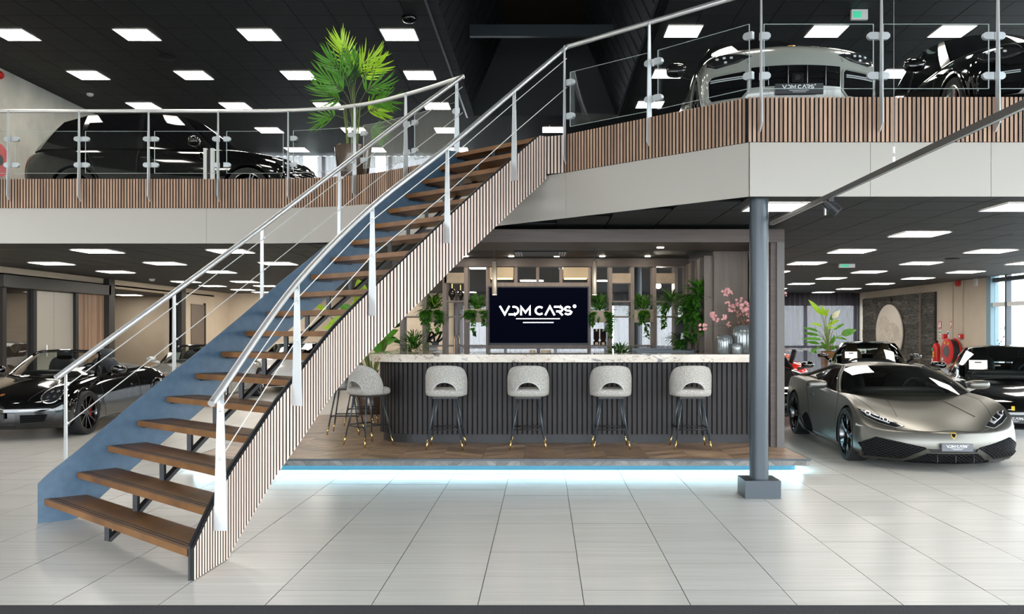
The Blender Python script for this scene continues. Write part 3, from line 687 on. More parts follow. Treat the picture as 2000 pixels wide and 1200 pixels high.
for i in range(n):
    s = 1 if i % 2 else -1; xa = X0 + i * CW; xb = xa + CW; j = -4
    while True:
        y = Y0 - .2 + j * PW * 1.35; j += 1
        if y > Y1 + .3: break
        h = PW * 1.35 - .004; dy = CW * .62
        q = [(xa + .0015, y + (0 if s > 0 else dy)), (xb - .0015, y + (dy if s > 0 else 0)), (xb - .0015, y + h + (dy if s > 0 else 0)), (xa + .0015, y + h + (0 if s > 0 else dy))]
        q = clip_box(q, X0 + .012, X1 - .012, Y0 + .012, Y1)
        if q: planks.append(q)
planks.sort(key=lambda q: sum(p[1] for p in q) / len(q))
rest = MB()
for k, q in enumerate(planks):
    if k < 240: MB().prism(q, PT - .008, PT + random.uniform(-.0005, .0005), M_herr).build('plank', pl)
    else: rest.prism(q, PT - .008, PT, M_herr)
tag(rest.build('plank_field', pl), kind='stuff')
i = 0; x = X0                                       # herringbone on the front fascia
while x < X1 - .02:
    xb = min(x + .26, X1); sg = 1 if i % 2 else -1; z0, z1 = .078, PT - .021; w_ = .095
    for q in range(-2, 5):
        o_ = x + q * w_; lean = .072 * sg; po = clip_box([(o_, z0), (o_ + w_ - .003, z0), (o_ + w_ - .003 + lean, z1), (o_ + lean, z1)], x + .001, xb - .001, z0 - 1, z1 + 1)
        if po and len(po) > 2:
            n_ = len(po); MB().add([(p_[0], Y0 - .006, p_[1]) for p_ in po] + [(p_[0], Y0 + .01, p_[1]) for p_ in po], [list(range(n_)), list(range(n_, 2 * n_))[::-1]] + [(j + n_, (j + 1) % n_ + n_, (j + 1) % n_, j) for j in range(n_)], M_herrg).build('fascia_plank', pl)
    x = xb; i += 1
# counter body: rounded left corner, slatted
BX0, BX1, BY, BYE, BR = -2.13, 2.72, 10.87, 13.25, .55
def outline(off):
    P = [Vector((BX0 - off, BYE, 0))]
    for k in range(13):
        a = pi + (pi / 2) * k / 12; P.append(Vector((BX0 + BR + (BR + off) * cos(a), BY + BR + (BR + off) * sin(a), 0)))
    return P + [Vector((BX1, BY - off, 0))]
def ring(mb, off, depth, z0, z1, m):
    A = outline(off); B = outline(off - depth) if depth < BR else None
    B = [Vector((BX0 - off + depth, BYE, 0))] + [Vector((BX0 - off + depth + .02 * k, BY - off + depth + .02 * (12 - k), 0)) for k in range(13)] + [Vector((BX1, BY - off + depth, 0))]
    for k in range(len(A) - 1):
        mb.hexa([(*A[k].xy, z0), (*A[k + 1].xy, z0), (*B[k + 1].xy, z0), (*B[k].xy, z0), (*A[k].xy, z1), (*A[k + 1].xy, z1), (*B[k + 1].xy, z1), (*B[k].xy, z1)], m)
bc = thing('bar_counter', (0, BY, PT), 'long bar counter clad in dark vertical slats with a rounded left corner', 'bar')
b = MB(); ring(b, -.02, .55, PT + .11, 1.162, M_gap); b.build('body', bc)
b = MB(); ring(b, -.045, .5, PT, PT + .112, M_black); b.build('toe_kick', bc)
OUT = outline(0); OUT[0] = Vector((BX0, 12.9, 0))
slats(bc, OUT, PT + .112, 1.15, .062, .043, .022, M_bslat, off=-.02, start=.03)
def marble():
    m = noise_mat('veined_marble', (.46, .37, .27), (.70, .64, .55), (1.1, 1.6, 2), .14, detail=9, dist=1.5, lo=.25, hi=.7, coat=.3); t, N, L, b_ = nt(m)
    tc = N.new('ShaderNodeTexCoord'); mp = N.new('ShaderNodeMapping'); mp.inputs['Scale'].default_value = (1.7, 2.4, 3); L.new(tc.outputs['Object'], mp.inputs[0])
    nz = N.new('ShaderNodeTexNoise'); nz.inputs['Scale'].default_value = 1.4; nz.inputs['Detail'].default_value = 8; nz.inputs['Distortion'].default_value = 2.2; L.new(mp.outputs[0], nz.inputs[0])
    r = N.new('ShaderNodeValToRGB'); r.color_ramp.interpolation = 'EASE'; e = r.color_ramp.elements
    e[0].position = .36; e[0].color = (.85, .85, .85, 1); e[1].position = .60; e[1].color = (0, 0, 0, 1)
    for p, v in ((.385, .0), (.462, 0.), (.470, .95), (.484, 0.)): q = e.new(p); q.color = (v, v, v, 1)
    L.new(nz.outputs[0], r.inputs[0])
    n2 = N.new('ShaderNodeTexNoise'); n2.inputs['Scale'].default_value = 2.0; n2.inputs['Detail'].default_value = 3; L.new(tc.outputs['Object'], n2.inputs[0])
    r2 = N.new('ShaderNodeValToRGB'); r2.color_ramp.elements[0].color = (.30, .15, .05, 1); r2.color_ramp.elements[1].color = (.025, .022, .03, 1); r2.color_ramp.elements[0].position = .45; r2.color_ramp.elements[1].position = .55; L.new(n2.outputs[0], r2.inputs[0])
    mx = N.new('ShaderNodeMixRGB'); src = b_.inputs['Base Color'].links[0].from_socket
    L.new(r.outputs[0], mx.inputs[0]); L.new(src, mx.inputs[1]); L.new(r2.outputs[0], mx.inputs[2]); L.new(mx.outputs[0], b_.inputs['Base Color']); return m
M_marble = marble()
b = MB(); ring(b, .13, .72, 1.162, 1.258, M_marble); o = b.build('marble_worktop')
tag(o, 'thick cream marble worktop with dark veins lying on the dark bar counter', 'worktop')
# canopy over the bar: header, ceiling, side panel, back beam
cn = thing('bar_canopy', (.5, 10.46, PT), 'brown wooden canopy frame around the bar with header beam and side panel', 'canopy')
MB().box((-1.5, 10.46, 2.61), (2.88, 11.55, 2.765), M_dwood).build('header_beam', cn)
MB().box((2.79, 10.46, PT), (2.88, 14.3, 2.61), mat('grey_panel_edge', (.115, .105, .10), .5)).build('side_panel', cn)
MB().box((2.725, 10.5, PT), (2.79, 11.6, 2.61), M_dwood).build('side_post', cn)
MB().box((2.27, 11.66, PT), (2.72, 11.76, 2.61), M_gwood).build('inner_panel', cn)
MB().box((-1.5, 11.55, 2.70), (2.79, 14.3, 2.74), M_void).build('canopy_ceiling', cn)
MB().box((-2.4, 13.86, 2.57), (2.3, 14.1, 2.70), M_dwood).build('back_beam', cn)
MB().lathe([(.045, 2.601), (.045, 2.611)], (1.48, 11.1, 0), mat('spot_lens', (1, .86, .66), emit=12), 16).build('downlight', cn)
for x in (-1.2, -.5, .2, .9, 1.6): MB().lathe([(.04, 2.692), (.04, 2.70)], (x, 13.45, 0), mat('added_warm_spot', (1, .86, .68), emit=170), 16).build('downlight', cn)  # unseen downlights added to warm and brighten the shelving
t = thing('air_conditioner', (-.05, 12.6, 2.63), 'black ceiling cassette air conditioner with grey vent ends above the bar', 'air conditioner')
MB().box((-.42, 12.25, 2.655), (.33, 12.95, 2.70), M_black).build('body', t)
for x in (-.40, .22):
    for k in range(3): MB().box((x + k * .035, 12.3, 2.645), (x + k * .035 + .02, 12.9, 2.655), M_alu).build('vent_slat', t)
# shelving divider behind the bar
DY = 13.9
u = lambda x, y: px(x, y, DY)
dv = thing('shelf_divider', u(1060, 690), 'tall open wooden shelving divider behind the bar around the television', 'shelving')
M_up = noise_mat('taupe_upright', (.17, .13, .105), (.21, .165, .135), (20, 20, 2), .5)
M_box = noise_mat('stone_box', (.30, .225, .15), (.40, .31, .22), (7, 7, 7), .45, detail=6)
zc = 2.57
for x0, x1 in ((781, 788), (825, 833), (864, 872), (906, 914), (949, 955), (1149, 1154), (1189, 1196), (1232, 1239), (1275, 1282), (1318, 1324)):
    a, c = u(x0, 0), u(x1, 0); MB().box((a.x, DY, PT), (c.x, DY + .34, zc), M_up).build('upright', dv)
def hor(x0, x1, y, t=.022, dep=.34): a, c = u(x0, y), u(x1, y); MB().box((a.x, DY + .005, a.z - t / 2), (c.x, DY + dep, a.z + t / 2), M_up).build('shelf', dv)
for x0, x1, ys_ in ((833, 864, (676,)), (788, 825, (619,)), (872, 906, (589, 619, 676)), (914, 949, (676,)), (1154, 1189, (676,)), (1196, 1232, (589, 619)), (1239, 1275, (676,)), (1282, 1318, (589, 619))):
    for y in ys_: hor(x0, x1, y)
for y0, y1 in ((552, 560), (673, 682)): a, c = u(955, y1), u(1149, y0); MB().box((a.x, DY + .01, a.z), (c.x, DY + .3, c.z), M_up).build('tv_rail', dv)
for x in (1007, 1050, 1096): a, c = u(x - 3, 552), u(x + 3, 520); MB().box((a.x, DY + .02, a.z), (c.x, DY + .3, c.z), M_up).build('short_upright', dv)
a, c = u(1048, 700), u(1055, 682); MB().box((a.x, DY + .02, PT), (c.x, DY + .3, c.z), M_up).build('short_upright', dv)
M_alab = mat('alabaster', (.46, .36, .22), .5)
for k, (x0, x1, y0, y1) in enumerate(((868, 906, 533, 553), (956, 1003, 522, 543), (1100, 1149, 522, 543), (1196, 1232, 534, 553), (1282, 1318, 534, 553))):
    a, c = u(x0, y1), u(x1, y0); MB().box((a.x, DY + .0, a.z), (c.x, DY + .3, c.z), M_alab if k in (1, 2) else M_box).build('stone_box', dv)
    if k in (1, 2): MB().box((a.x + .02, DY + .02, a.z - .012), (c.x - .02, DY + .26, a.z), mat('warm_lamp', (1, .62, .3), emit=2.5)).build('warm_light', dv)
# stepped side shelving on the right
sd = thing('side_shelving', (2.2, 12.8, PT), 'stepped side shelving of taupe panels and open cells at right of the bar', 'shelving')
ys_ = [11.78 + .36 * k for k in range(6)]
for k, y in enumerate(ys_): MB().box((2.16, y - .02, PT), (2.44, y + .02, 2.56), M_gwood).build('upright', sd)
for k, y in enumerate(ys_[:-1]):
    for z0, z1 in ([(PT, 1.9), (2.25, 2.56)] if k % 2 else [(PT, 1.2), (1.55, 2.2)]): MB().box((2.18, y + .02, z0), (2.2, y + .34, z1), M_gwood if k % 2 else M_dwood).build('cell_panel', sd)
    for z in (1.25, 1.6, 1.95, 2.3): MB().box((2.2, y + .02, z - .01), (2.44, y + .34, z + .01), M_dwood).build('shelf', sd)
MB().box((2.44, 11.76, PT), (2.46, 13.9, 2.56), M_dwood).build('back_panel', sd)
# television
tv = thing('television', u(1052, 673), 'large wall television showing a white wordmark on a dark screen', 'television')
a, c = u(954, 674), u(1150, 560)
MB().box((a.x, DY - .04, a.z), (c.x, DY + .01, c.z), M_black).build('casing', tv)
MB().box((a.x + .02, DY - .043, a.z + .03), (c.x - .02, DY - .04, c.z - .02), mat('screen', (.0015, .002, .006), .1, emit=.4, spec=0.)).build('screen', tv)
mx_, mz = u(1052, 0).x, u(0, 620).z
b = MB(); logo(b, .62 * 1.9 * 1.06, M_wscreen, lambda p, q, d: (mx_ + p, DY - .0435 - d, mz + q + .03), .002); b.build('screen_lettering', tv)
# pendants
M_champ = mat('champagne_metal', (.52, .43, .32), .38, .85)
for x, lab in ((966, 'slim champagne cylinder pendant hanging in front of the television, left one'), (1161, 'slim champagne cylinder pendant hanging right of the television')):
    c = px(x, 576, 11.2); t = thing('pendant_lamp', c, lab, 'pendant lamp')
    MB().lathe([(.031, c.z), (.033, c.z + .004), (.033, c.z + .42), (.030, c.z + .425)], (c.x, c.y, 0), M_champ, 20).build('lamp_tube', t, True)
    MB().lathe([(.026, c.z - .003), (.026, c.z + .001)], (c.x, c.y, 0), mat('warm_lens', (1, .8, .5), emit=8), 16).build('lens', t)
    MB().tube([(c.x, c.y, c.z + .42), (c.x, c.y, 2.61)], .004, M_black, 6).build('cord', t)
# ------------------------------------------------------------------ bar stools
M_boucle = noise_mat('boucle_fabric', (.33, .31, .285), (.86, .79, .67), (130, 130, 330), .95, bump=.7, detail=3, lo=.36, hi=.64, extra=((.5, (.36, .36, .35)),))
M_seatin = noise_mat('boucle_seat', (.36, .30, .23), (.62, .53, .42), (70, 70, 70), .95, bump=.5, lo=.35, hi=.65)
def stool_meshes():
    out = []
    b = MB(); b.ell((0, 0, .665), (.235, .225, .055), M_boucle, 28, 12, .55); out.append(('seat', b, True, None))
    # curved backrest: wraps the rear half with an arched opening at the bottom centre
    b = MB(); n, mrows = 64, 26; T = .045; vs = []; keep = []
    for j in range(mrows + 1):
        for i in range(n + 1):
            a = radians(-100 + 200 * i / n); v = j / mrows
            topz = .70 + .29 * (1 - min(1, abs(a) / radians(101)) ** 3) ** .6
            z = .632 + (topz - .632) * v; lean = 1 + .015 * v; rnd = 1 - .05 * max(0, (v - .8) / .2) ** 2 - .03 * max(0, (.15 - v) / .15) ** 2
            rx, ry = .248 * lean * rnd, .235 * lean * rnd
            for T_ in (0, 1):
                q = 1 - T_ * (.17 - .08 * max(0, (v - .75) / .25)); vs.append((rx * q * sin(a), -ry * q * cos(a), z))
    W = 2 * (n + 1); fs = []
    def hole(i, j):
        a = -100 + 200 * (i + .5) / n; v = (j + .5) / mrows; return (a / 38) ** 2 + (v / .47) ** 2 < 1
    cellset = {(i, j) for i in range(n) for j in range(mrows) if not hole(i, j)}
    for (i, j) in cellset:
        o0 = j * W + 2 * i; o1 = o0 + 2; o2 = o1 + W; o3 = o0 + W
        fs.append((o0, o1, o2, o3)); fs.append((o0 + 1, o3 + 1, o2 + 1, o1 + 1))
        for (di, dj, p, q) in ((-1, 0, o3, o0), (1, 0, o1, o2), (0, -1, o0, o1), (0, 1, o2, o3)):
            if (i + di, j + dj) not in cellset: fs.append((q, p, p + 1, q + 1))
    b.add(vs, fs, M_boucle); out.append(('backrest', b, True, None))
    b = MB(); pts = []
    for k in range(17):
        th = pi * k / 16; a = radians(38 * cos(th)); v = .47 * sin(th); z = .632 + (.985 - .632) * v; pts.append((.252 * sin(a), -.240 * cos(a), max(.632, z)))
    b.tube(pts, .008, mat('grey_piping', (.55, .54, .52), .7), 8); out.append(('piping', b, True, None))
    b = MB().box((-.15, -.15, .595), (.15, .15, .615), M_black).box((-.11, -.11, .613), (.11, .11, .63), M_black); out.append(('seat_plate', b, False, None))
    for sx in (-1, 1):
        for sy in (-1, 1):
            t0 = Vector((sx * .115, sy * .115, .60)); t1 = Vector((sx * .215, sy * .215, 0)); br = t0.lerp(t1, .80)
            b = MB().tube([t0, br], [.0115, .0105], M_steelb, 10); out.append(('leg', b, True, ('brass_tip', MB().tube([br, t1], [.0112, .009], M_brass, 10))))
    b = MB(); z = .235; r = .115 + .1 * (.6 - z) / .6
    c = [(-r, -r), (r, -r), (r, r), (-r, r)]
    for k in range(4): b.tube([(*c[k], z + .015 * (k % 2)), (*c[(k + 1) % 4], z + .015 * (k % 2))], .008, M_black, 8)
    out.append(('footrest', b, True, None)); return out
SM = [(n_, b.mesh(n_, (0, 0, 0), s), (e[0], e[1].mesh(e[0], (0, 0, 0), True)) if e else None) for n_, b, s, e in stool_meshes()]
def stool(x, y, rz, label):
    t = thing('bar_stool', (x, y, PT), label, 'bar stool', 'bar stools at the counter', rz)
    for n_, me, e in SM:
        o = link(n_, me, t, world=False)
        if e: link(e[0], e[1], o, world=False)
for k, (x, lab) in enumerate(((-1.165, 'grey boucle bar stool at the front of the bar, first right of the rounded corner'), (-.185, 'grey boucle bar stool below the television, second along the bar front'), (.80, 'grey boucle bar stool at the bar front between television and vases'), (1.755, 'grey boucle bar stool at the bar front nearest the steel column'))):
    stool(x, 10.47, 0, lab)
stool(-2.15, 10.73, radians(-42), 'grey boucle bar stool turned sideways at the rounded corner of the bar')
stool(-2.70, 11.95, radians(-88), 'bar stool half hidden behind the slatted stair side, nearer one')
stool(-2.72, 13.05, radians(-88), 'bar stool half hidden behind the stair side, farther one')
# ------------------------------------------------------------------ things on the counter and shelves
M_vglass = mat('ribbed_grey_glass', (.21, .235, .24), .16, .35, coat=.6)
for x, y0, wd, hh, lab in ((1415, 693, .20, .245, 'middle ribbed grey glass vase on the marble worktop'), (1452, 693, .275, .37, 'largest ribbed grey glass vase holding pink blossom branches'), (1440, 694, .13, .14, 'smallest ribbed grey glass vase in front of the two others')):
    d = {.20: 11.05, .275: 11.12, .13: 10.86}[wd]; c = px(x, 0, d); r = wd / 2; z = 1.258
    pr = [(r * .82, z), (r * .93, z + .015), (r, z + hh * .25), (r, z + hh * .72), (r * .9, z + hh * .88), (r * .66, z + hh * .96), (r * .5, z + hh), (r * .44, z + hh), (r * .44, z + hh * .9)]
    tag(MB().lathe(pr, (c.x, c.y, 0), M_vglass, 96, flute=.022, fn=24).build('vase', None, True, sharp=80), lab, 'vase')
cv = px(1452, 0, 11.12); br = thing('blossom_branches', (cv.x, cv.y, 1.6), 'pink cherry blossom branches standing in the largest grey vase', 'flowers')
M_pink = noise_mat('pink_petal', (.62, .22, .22), (.85, .48, .46), (40, 40, 40), .6); M_twig = mat('twig', (.10, .07, .03), .7)
ends = [(1373, 640, 8, 0), (1395, 619, 10, .1), (1414, 622, 7, -.1), (1423, 633, 6, .1), (1418, 571, 9, .1), (1425, 573, 6, -.1), (1421, 594, 6, 0), (1428, 602, 8, .05), (1441, 590, 9, .1), (1454, 600, 11, -.1), (1446, 614, 8, .1), (1460, 610, 9, 0), (1467, 601, 8, -.1), (1449, 628, 8, .1), (1465, 622, 8, 0), (1458, 632, 6, .12), (1509, 582, 7, .2), (1511, 653, 8, .25), (1533, 574, 5, .1), (1480, 590, 8, .1), (1490, 610, 8, .15)]
for x, y, r, dy in ends:
    e = px(x, y, 11.12 + dy); b0 = Vector((cv.x, cv.y, 1.55)); mid = b0.lerp(e, .5) + Vector((random.uniform(-.03, .03), 0, .05))
    MB().tube(cat_rom([b0, mid, e], 4), [.004] * 5 + [.002] * 4, M_twig, 5).build('twig', br, True)
    b = MB(); rr = r / 152
    for k in range(10):
        c = e + Vector((random.uniform(-1, 1), random.uniform(-.7, .7), random.uniform(-1, 1))) * rr * .8
        for q in range(5):
            a = 2 * pi * q / 5 + k; tilt = Vector((cos(a), random.uniform(-.5, .1), sin(a))); s = Vector((-sin(a), 0, cos(a))); L_ = rr * .36
            b.add([c, c + tilt * L_ * .6 + s * L_ * .4, c + tilt * L_, c + tilt * L_ * .6 - s * L_ * .4], [(0, 1, 2, 3)], M_pink)
    b.build('blossom', br)
t = thing('tap', px(888, 690, 12.9), 'tall bronze swan-neck tap behind the counter', 'tap')
c = px(888, 700, 12.9); P = [(c.x, c.y, 1.1), (c.x, c.y, 1.42)] + [(c.x + .035 - .035 * cos(a * pi / 8), c.y, 1.42 + .055 * sin(a * pi / 8)) for a in range(1, 9)] + [(c.x + .07, c.y, 1.36)]
M_bronze = mat('bronze', (.26, .17, .11), .3, .9); MB().tube(P, .013, M_bronze, 10).build('spout', t, True); MB().tube([(c.x - .03, c.y, 1.2), (c.x - .09, c.y, 1.22)], .008, M_bronze, 8).build('handle', t, True)
t = thing('knot_sculpture', u(848, 673), 'black looped knot sculpture on the shelf above the counter', 'sculpture')
c = u(848, 660); b = MB(); P = [(c.x + .10 * sin(2 * q) + .06 * sin(q * 3) - .01, DY + .15 + .04 * cos(3 * q), c.z + .085 * sin(3 * q + .6)) for q in [2 * pi * k / 60 for k in range(60)]]
b.tube(P, .017, mat('bronze_black', (.015, .012, .011), .3, .5), 8, closed=True); b.build('loop', t, True)
a = u(848, 673); MB().box((c.x - .05, DY + .1, u(0, 675).z), (c.x + .05, DY + .2, c.z - .06), M_black).build('base', t)
t = thing('book', u(850, 690), 'white leaning brochure under the knot sculpture', 'book'); a, c = u(842, 674), u(856, 694)
MB().hexa([(a.x, DY + .1, c.z - .08), (c.x + .02, DY + .1, c.z - .08), (c.x + .02, DY + .14, c.z - .08), (a.x, DY + .14, c.z - .08), (a.x - .06, DY + .2, a.z), (a.x + .06, DY + .2, a.z), (a.x + .06, DY + .22, a.z), (a.x - .06, DY + .22, a.z)], M_white).build('cover', t)
M_smoke = mat('smoked_glass', (.035, .022, .016), .06, .2, coat=.5)
for x, y, r, h_, lab in ((881, 588, .060, .30, 'larger round black vase with brass neck on the upper shelf'), (898, 588, .045, .25, 'smaller round black vase with brass neck on the upper shelf')):
    c = u(x, y); c.y = DY + .15; z = c.z + .012; t = thing('bottle_vase', (c.x, c.y, z), lab, 'vase')
    MB().lathe([(r * .45, z), (r * .5, z + h_ * .12), (r, z + h_ * .3), (r, z + h_ * .45), (r * .5, z + h_ * .62), (r * .25, z + h_ * .66)], (c.x, c.y, 0), M_smoke, 20).build('body', t, True)
    MB().lathe([(r * .32, z + h_ * .65), (r * .32, z + h_), (r * .26, z + h_)], (c.x, c.y, 0), M_brass, 16).build('neck', t, True)
for x, lab in ((1166, 'left of the two tall dark patterned glasses right of the television'), (1179, 'right of the two tall dark patterned glasses right of the television')):
    c = u(x, 676); c.y = DY + .15; z = c.z + .012; t = thing('candle_holder', (c.x, c.y, z), lab, 'candle holder')
    MB().lathe([(.045, z), (.05, z + .05), (.03, z + .07), (.045, z + .1), (.045, z + .26), (.04, z + .26)], (c.x, c.y, 0), M_smoke, 20, flute=.05, fn=10).build('glass_cup', t, True)
    MB().lathe([(.028, z + .005), (.028, z + .045)], (c.x, c.y - .03, 0), mat('candle', (.75, .62, .42), .6), 14).build('candle', t, True)
for x0, x1, lab in ((1035, 1046, 'small cream candle block under the television, left one'), (1057, 1076, 'wider cream candle block under the television')):
    a, c = px(x0, 700, 13.4), px(x1, 684, 13.4); tag(MB().lathe([((c.x - a.x) / 2, 1.1), ((c.x - a.x) / 2, c.z)], ((a.x + c.x) / 2, 13.4, 0), mat('cream_wax', (.66, .52, .34), .5), 20).build('candle', None, True), lab, 'candle')
bk = MB().box((-1.5, 13.05, PT), (2.1, 13.6, 1.1), M_bslat); tag(bk.build('back_counter'), 'low dark back counter between the bar and the shelving', 'counter')
a, c = px(1238, 694, 12.2), px(1351, 684, 12.2)
t = thing('serving_tray', (a.x + .4, 12.2, 1.2), 'long dark grey serving tray with wooden lining on the counter', 'tray')
MB().box((a.x, 12.0, 1.19), (c.x, 12.45, 1.205), M_tread).build('lining', t); 
b = MB().hexa([(a.x + .1, 11.98, 1.14), (c.x, 11.98, 1.14), (c.x, 12.0, 1.14), (a.x + .1, 12.0, 1.14), (a.x, 11.98, 1.28), (c.x, 11.98, 1.28), (c.x, 12.0, 1.28), (a.x, 12.0, 1.28)], M_steelb).box((a.x, 12.45, 1.19), (c.x, 12.47, 1.30), M_steelb).box((c.x - .02, 12, 1.19), (c.x, 12.46, 1.29), M_steelb); b.build('rim', t)
tag(MB().box((a.x + .2, 11.98, PT), (c.x - .1, 12.45, 1.14), M_bslat).build('tray_cabinet'), 'dark cabinet carrying the serving tray behind the counter', 'cabinet')
t = thing('drinks_tap', px(1332, 682, 12.7), 'dark upright drinks machine with silver lever by the side shelving', 'machine')
c = px(1330, 690, 12.7); MB().box((c.x - .07, 12.6, 1.1), (c.x + .07, 12.85, 1.75), M_black).build('body', t); MB().lathe([(.028, 1.22), (.035, 1.3), (.035, 1.45), (.02, 1.52)], (c.x, 12.55, 0), M_alu, 16).build('lever', t, True); MB().box((c.x - .1, 12.5, 1.26), (c.x, 12.56, 1.29), M_chrome).build('spout', t)
tag(MB().box((c.x - .15, 12.55, PT), (c.x + .15, 12.9, 1.1), M_bslat).build('machine_stand'), 'dark stand under the drinks machine', 'cabinet')
# ================================================================== PLANTS
def leaf_blade(b, root, tip, width, m, up=(0, 0, 1), curl=.12, n=6, fold=.15, peak=.4):
    """one leaf: a folded blade from root to tip that droops by curl"""
    root, tip = Vector(root), Vector(tip); d = tip - root; L_ = d.length; dn = d.normalized(); s = dn.cross(Vector(up))
    if s.length < .05: s = dn.cross(Vector((1, 0, 0)))
    s.normalize(); nn = s.cross(dn).normalized(); vs = []; fs = []
    for k in range(n + 1):
        t = k / n; wv = width * (sin(pi * (t ** (.7 if peak < .5 else 1.3))) ** .8 if 0 < t < 1 else 0.02); c = root + d * t + nn * curl * L_ * (4 * t * (1 - t)) - nn * curl * L_ * t * .6
        vs += [c - s * wv / 2 + nn * fold * wv, c, c + s * wv / 2 + nn * fold * wv]
    for k in range(n):
        o = 3 * k; fs += [(o, o + 1, o + 4, o + 3), (o + 1, o + 2, o + 5, o + 4)]
    b.add(vs, fs, m)
def frond(parent, pts, leaf_len, m, n=10, name='frond'):
    """feather palm frond: a stalk with narrow leaflets on both sides"""
    C_ = cat_rom(pts, 10); b = MB(); b.tube(C_[:], [.006 - .004 * k / len(C_) for k in range(len(C_))], M_stem, 5)
    L0 = int(len(C_) * .62); fv = Vector((random.uniform(-.45, .45), -1, random.uniform(.0, .6)))
    for k in range(n):
        t = k / (n - 1); i = min(len(C_) - 2, int(L0 + (len(C_) - 1 - L0) * t)); p = C_[i]; d = (C_[i + 1] - C_[i]).normalized(); s = d.cross(fv).normalized(); nn = s.cross(d)
        for sg in (-1, 1):
            l = leaf_len * (.75 + .35 * sin(pi * (t * .8 + .1))) * random.uniform(.85, 1.12); dirv = (d * (.55 + .55 * t) + s * sg * (.80 - .55 * t) + nn * random.uniform(-.25, .25) + Vector((0, 0, random.uniform(-.05, .12)))).normalized()
            leaf_blade(b, p, p + dirv * l, .027, m, fv, curl=-.10, n=5, fold=.2)
    return b.build(name, parent)
py = 13.1; pc = px(690, 320, py)
t = thing('palm_pot', (pc.x, py, ZU), 'brown tapered planter holding the tall palm on the left balcony', 'planter')
M_pot = mat('brown_lacquer', (.085, .05, .032), .22, .3, coat=.4)
MB().lathe([(.19, ZU), (.21, ZU + .05), (.27, ZU + .55), (.275, ZU + .63), (.25, ZU + .64), (.24, ZU + .6)], (pc.x, py, 0), M_pot, 32).build('vessel', t, True)
MB().lathe([(.24, ZU + .55), (.02, ZU + .58)], (pc.x, py, 0), M_soil, 20).build('soil', t)
t = thing('palm', (pc.x, py, ZU + .56), 'tall bright green feather palm rising above the left balcony handrail', 'palm')
def pp3(x, y, d=0): return px(x, y, py + d)
base = Vector((pc.x, py, ZU + .57))
for pts, l, m in (([(690, 205), (684, 140), (676, 108), (668, 84)], .34, M_leafy), ([(692, 210), (694, 160), (705, 130), (730, 112)], .34, M_leafy), ([(688, 215), (680, 170), (668, 140), (645, 118)], .34, M_leafg), ([(690, 200), (690, 160), (688, 140), (686, 118)], .30, M_leafg),
                  ([(686, 215), (676, 185), (662, 170), (635, 152)], .36, M_leafg), ([(685, 222), (672, 200), (655, 192), (630, 178)], .34, M_leafg), ([(695, 222), (708, 190), (722, 172), (745, 168)], .34, M_leafg), ([(695, 230), (712, 208), (732, 198), (760, 196)], .34, M_leafg), ([(693, 200), (704, 165), (716, 145), (738, 130)], .32, M_leafy),
                  ([(684, 244), (664, 228), (645, 226), (628, 232)], .34, M_leafg), ([(697, 240), (712, 222), (728, 215), (742, 218)], .30, M_leafy), ([(697, 252), (718, 248), (730, 254), (740, 264)], .26, M_leafg), ([(690, 215), (686, 180), (682, 160), (690, 148)], .28, M_leafd)):
    dd = random.uniform(-.35, .35); frond(t, [base + Vector((random.uniform(-.05, .05), random.uniform(-.05, .05), 0))] + [pp3(x, y, dd * (k + 1) / len(pts)) for k, (x, y) in enumerate(pts)], l, m)
for k in range(7):
    a = random.uniform(-.09, .09); MB().tube(cat_rom([base + Vector((a, random.uniform(-.06, .06), 0)), base + Vector((a * 1.3, 0, .35)), base + Vector((a * 1.8, 0, .7))], 4), [.012 - .0008 * q for q in range(9)], M_stem, 6).build('stalk', t, True)
def strelitzia(name, base, leaves, label, cat='plant'):
    """upright plant with single large leaves on long stalks; leaves: (tip, root, width, material)"""
    t = thing(name, base, label, cat); base = Vector(base)
    for root, tip, wd, m in leaves:
        root, tip = Vector(root), Vector(tip); b = MB(); leaf_blade(b, root, tip, wd, m, (random.uniform(-.5, .5), -1, random.uniform(.1, .7)), curl=.08, n=9, fold=.10); lf = b.build('leaf', t)
        MB().tube(cat_rom([base + Vector((random.uniform(-.05, .05), random.uniform(-.05, .05), 0)), base.lerp(root, .55) + Vector((0, 0, .12)), root], 5), [.013] * 6 + [.009] * 5, M_stem, 6).build('leaf_stalk', t, True)
